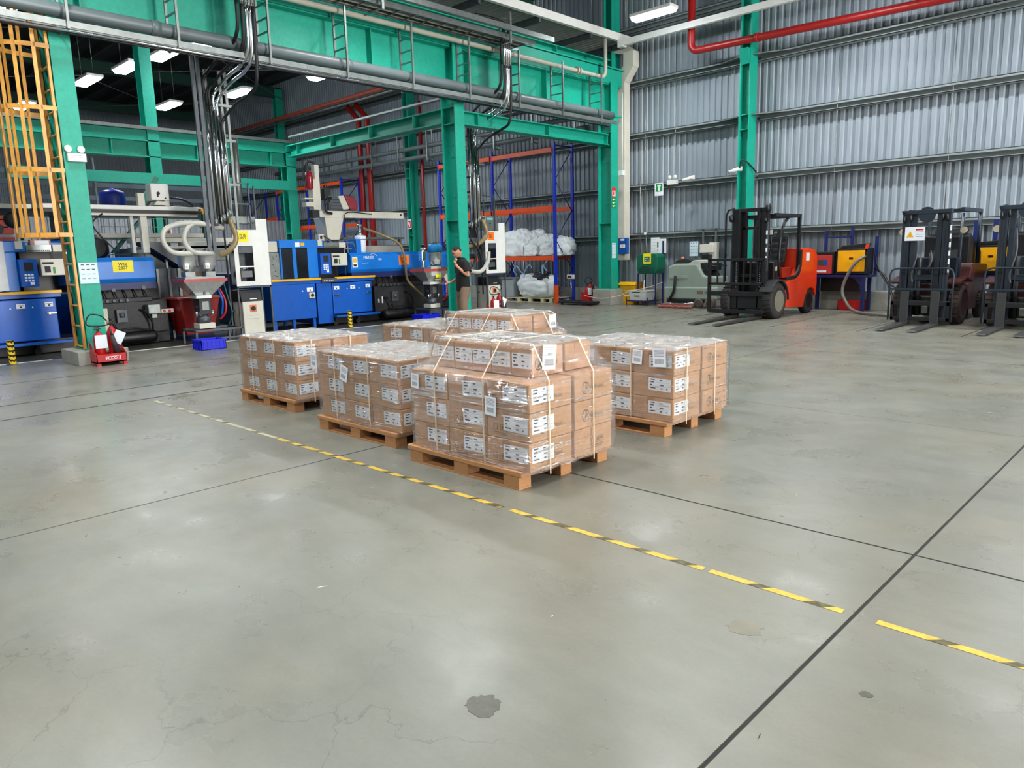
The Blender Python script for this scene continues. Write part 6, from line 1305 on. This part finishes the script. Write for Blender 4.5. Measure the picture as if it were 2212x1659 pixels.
# joints (units; height 1.92)
pel=wp(0,0,1.02); ch=wp(.02,0,1.36); nk=wp(.04,0,1.6); hd=wp(.1,0,1.7)
rs=wp(.0,-.2,1.5); re=wp(-.02,-.27,1.2); rw=wp(.18,-.22,1.1); rh=wp(.24,-.2,1.1)
ls=wp(.0,.2,1.5); le=wp(-.0,.32,1.23); lw=wp(.2,.13,1.47); lh=wp(.22,.10,1.53)
rhp=wp(0,-.1,.98); rk=wp(.02,-.13,.53); ra=wp(-.04,-.14,.09); rt=wp(.13,-.15,.05)
lhp=wp(0,.1,.98); lk=wp(.06,.12,.53); la=wp(.0,.12,.09); lt=wp(.17,.13,.05)
V_=[pel,ch,nk,wp(.07,0,1.68),rs,re,rw,rh,ls,le,lw,lh,rhp,rk,ra,rt,lhp,lk,la,lt]
E_=[(0,1),(1,2),(2,3),(2,4),(4,5),(5,6),(6,7),(2,8),(8,9),(9,10),(10,11),(0,12),(12,13),(13,14),(14,15),(0,16),(16,17),(17,18),(18,19)]
R_=[.12,.115,.055,.055,.058,.052,.032,.034,.058,.05,.032,.034,.1,.065,.045,.04,.1,.065,.045,.04]
skinobj('body',V_,E_,R_,skin,man)
def loft(rings,n=24):
    m=M(); vs_=[]
    for (f,s0,z,a,b) in rings:
        for k in range(n):
            q=2*PI*k/n; vs_.append(tuple(wp(f+b*math.cos(q)*(1+.02*math.sin(5*q+z*9)),s0+a*math.sin(q),z)))
    N=len(rings); m.add(vs_,[(i*n+k,i*n+(k+1)%n,(i+1)*n+(k+1)%n,(i+1)*n+k) for i in range(N-1) for k in range(n)],0,True); return m
m=loft([(0,0,.88,.205,.15),(0,0,.93,.208,.152),(.0,0,1.05,.205,.155),(.01,0,1.2,.205,.155),(.0,0,1.35,.215,.15),(.0,0,1.46,.23,.145),(0,0,1.54,.215,.135),(.01,0,1.59,.17,.12),(.025,0,1.625,.12,.105),(.03,0,1.655,.086,.088)])
for a,b in ((rs,re),(ls,le)):
    sd=(a-wp(0,0,1.5))*.2; m.tube(smooth([a-sd,a,a+(b-a)*.35,a+(b-a)*.62],3),[.075,.085,.092,.096,.098,.098,.1,.102,.102,.104][:10],14)
o=obj('polo_shirt',m,cloth,man,fix=True)
obj('collar',M().tube([wp(.03+.088*math.cos(q),.088*math.sin(q),1.65+.01*math.cos(q)) for q in [2*PI*i/20 for i in range(20)]],.018,6,closed=True),cloth,man); obj('chest_emblem',M().box(0,.004,-.012,.012,-.01,.01).xf(Matrix.Translation(wp(.152,.09,1.42))@hv.to_track_quat('X','Z').to_matrix().to_4x4()),paper,man)
m=loft([(0,0,.78,.17,.14),(0,0,.86,.19,.145),(0,0,1.0,.19,.14)])
for k,a in ((rhp,(rk,ra)),(lhp,(lk,la))):
    m.tube(smooth([k,a[0]+(k-a[0])*.5,a[0],a[0]+(a[1]-a[0])*.5,a[1]+Vector((0,0,.02))],3),[.115,.118,.118,.115,.11,.102,.098,.096,.094,.09,.088,.09,.094],16)
obj('trousers',m,khaki,man,fix=True)
for s_,a,t_ in ((-1,ra,rt),(1,la,lt)): skinobj('shoe',[a+Vector((0,0,-.02))-hv*.04,a+hv*.08+Vector((0,0,-.04)),t_+hv*.06],[(0,1),(1,2)],[.055,.055,.045],black,man)
# head: one sculpted mesh
from mathutils import noise as _n
def head_mesh(c,rx,ry,rz_,hair=False):
    m=M(); nu,nv=32,24; down=hv*math.cos(math.radians(-32))+Vector((0,0,math.sin(math.radians(-32)))); fwd=down.normalized(); up=side.cross(fwd)*-1
    if up.z<0: up=-up
    vs_=[];fs=[]
    for j in range(nv+1):
        th=PI*j/nv
        for i in range(nu):
            ph=2*PI*i/nu; f=math.sin(th)*math.cos(ph); s=math.sin(th)*math.sin(ph); z=math.cos(th)
            k=1.0; jaw=1-.28*max(0,-z-.1)
            a=f*rx*(1 if f<0 else .95)*(1-.1*max(0,-z)); b=s*ry*jaw; h=z*rz_
            if not hair and f>.3:
                a+=.030*math.exp(-((s/.14)**2))*math.exp(-(((z+.12)/.16)**2)); a-=.012*math.exp(-(((abs(s)-.32)/.14)**2))*math.exp(-(((z-.08)/.1)**2)); a+=.01*math.exp(-((s/.3)**2))*math.exp(-(((z+.42)/.09)**2)); a+=.012*math.exp(-((s/.3)**2))*math.exp(-(((z+.75)/.15)**2)); a+=.008*math.exp(-((s/.5)**2))*math.exp(-(((z-.2)/.07)**2))
            vs_.append(c+fwd*a+side*b+up*h)
    for j in range(nv):
        for i in range(nu): fs.append((j*nu+i,(j+1)*nu+i,(j+1)*nu+(i+1)%nu,j*nu+(i+1)%nu))
    if hair: # keep only scalp faces
        fs=[q for q in fs if all((((vs_[i]-c).dot(up)/rz_)>.28 or ((vs_[i]-c).dot(fwd)/rx)<-.25) and ((vs_[i]-c).dot(up)/rz_)>-.25 and not(((vs_[i]-c).dot(fwd)/rx)>.62) for i in q)]
    m.add([tuple(v) for v in vs_],fs,0,True); return m,fwd,up
hc_=wp(.13,0,1.79); hm,fw,up_=head_mesh(hc_,.118,.092,.135)
obj('head',hm,skin,man,fix=True); hm2,_,_=head_mesh(hc_,.124,.097,.141,True); o=obj('hair',hm2,hairm,man)
m=M()
for s in (-1,1):
    e=hc_+fw*.103+side*.034*s+up_*.012; m.lathe([(.001,-.004),(.010,-.002),(.010,.003),(.002,.006)],(0,0,0),10,0); q=len(m.v)-40; T=Matrix.Translation(e)@fw.to_track_quat('Z','Y').to_matrix().to_4x4()
    for i in range(q,len(m.v)): m.v[i]=tuple(T@Vector(m.v[i]))
obj('eyes',m,ink,man); m=M()
for s in (-1,1): a=hc_+fw*.112+side*.018*s+up_*.034; b=hc_+fw*.098+side*.055*s+up_*.036; m.tube([a,b],.005,5)
obj('eyebrows',m,hairm,man); obj('mouth',M().tube([hc_+fw*.108-side*.024-up_*.058,hc_+fw*.116-up_*.057,hc_+fw*.108+side*.024-up_*.058],.005,5),mat('lips',(150,80,70),.5),man)
for s in (-1,1): 
    e=hc_+side*.095*s-up_*.005; obj('ear',M().lathe([(.01,-.008),(.026,-.004),(.028,.004),(.018,.01),(.004,.006)],(0,0,0),12).xf(Matrix.Translation(e)@(side*s+hv*.2).normalized().to_track_quat('Z','Y').to_matrix().to_4x4()),skin,man)
# hands with five fingers
def hand(w,d,nrm,curl,name):
    d=d.normalized(); lat=d.cross(nrm).normalized(); nrm=lat.cross(d).normalized(); vs_=[w,w+d*.05,w+d*.09]; es=[(0,1),(1,2)]; rr=[.027,(.04,.022),(.042,.02)]
    o=skinobj(name,vs_,es,rr,skin,man,0,2)
    for k,(off,L) in enumerate(((-.033,.07),(-.011,.085),(.011,.08),(.033,.062))):
        b=w+d*.085+lat*off; P=[b-d*.02,b+d*L*.1]; dirn=d.copy()
        for j in range(3):
            ang=curl*(j+1)*.5; dirn=(d*math.cos(ang)+nrm*math.sin(ang)); P.append(P[-1]+dirn*L*(.42,.32,.26)[j])
        skinobj('finger',P,[(i,i+1) for i in range(4)],[.0105,.0105,.0098,.009,.008],skin,o,0,1)
    b=w+d*.02-lat*.03; P=[b,b+(-lat*.8+d*.5+nrm*.2).normalized()*.035,b+(-lat*.8+d*.5+nrm*.2).normalized()*.035+(d*.8-lat*.2+nrm*.5).normalized()*.035,b+(-lat*.8+d*.5+nrm*.2).normalized()*.035+(d*.8+nrm*.6).normalized()*.06]
    skinobj('thumb',P,[(0,1),(1,2),(2,3)],[.013,.013,.011,.009],skin,o,0,1)
hand(lh,hc_+fw*.13-up_*.07-lh,-hv,.9,'left_hand'); hand(rh,wp(.4,-.16,1.08)-rh,Vector((0,0,-1)),.7,'right_hand')
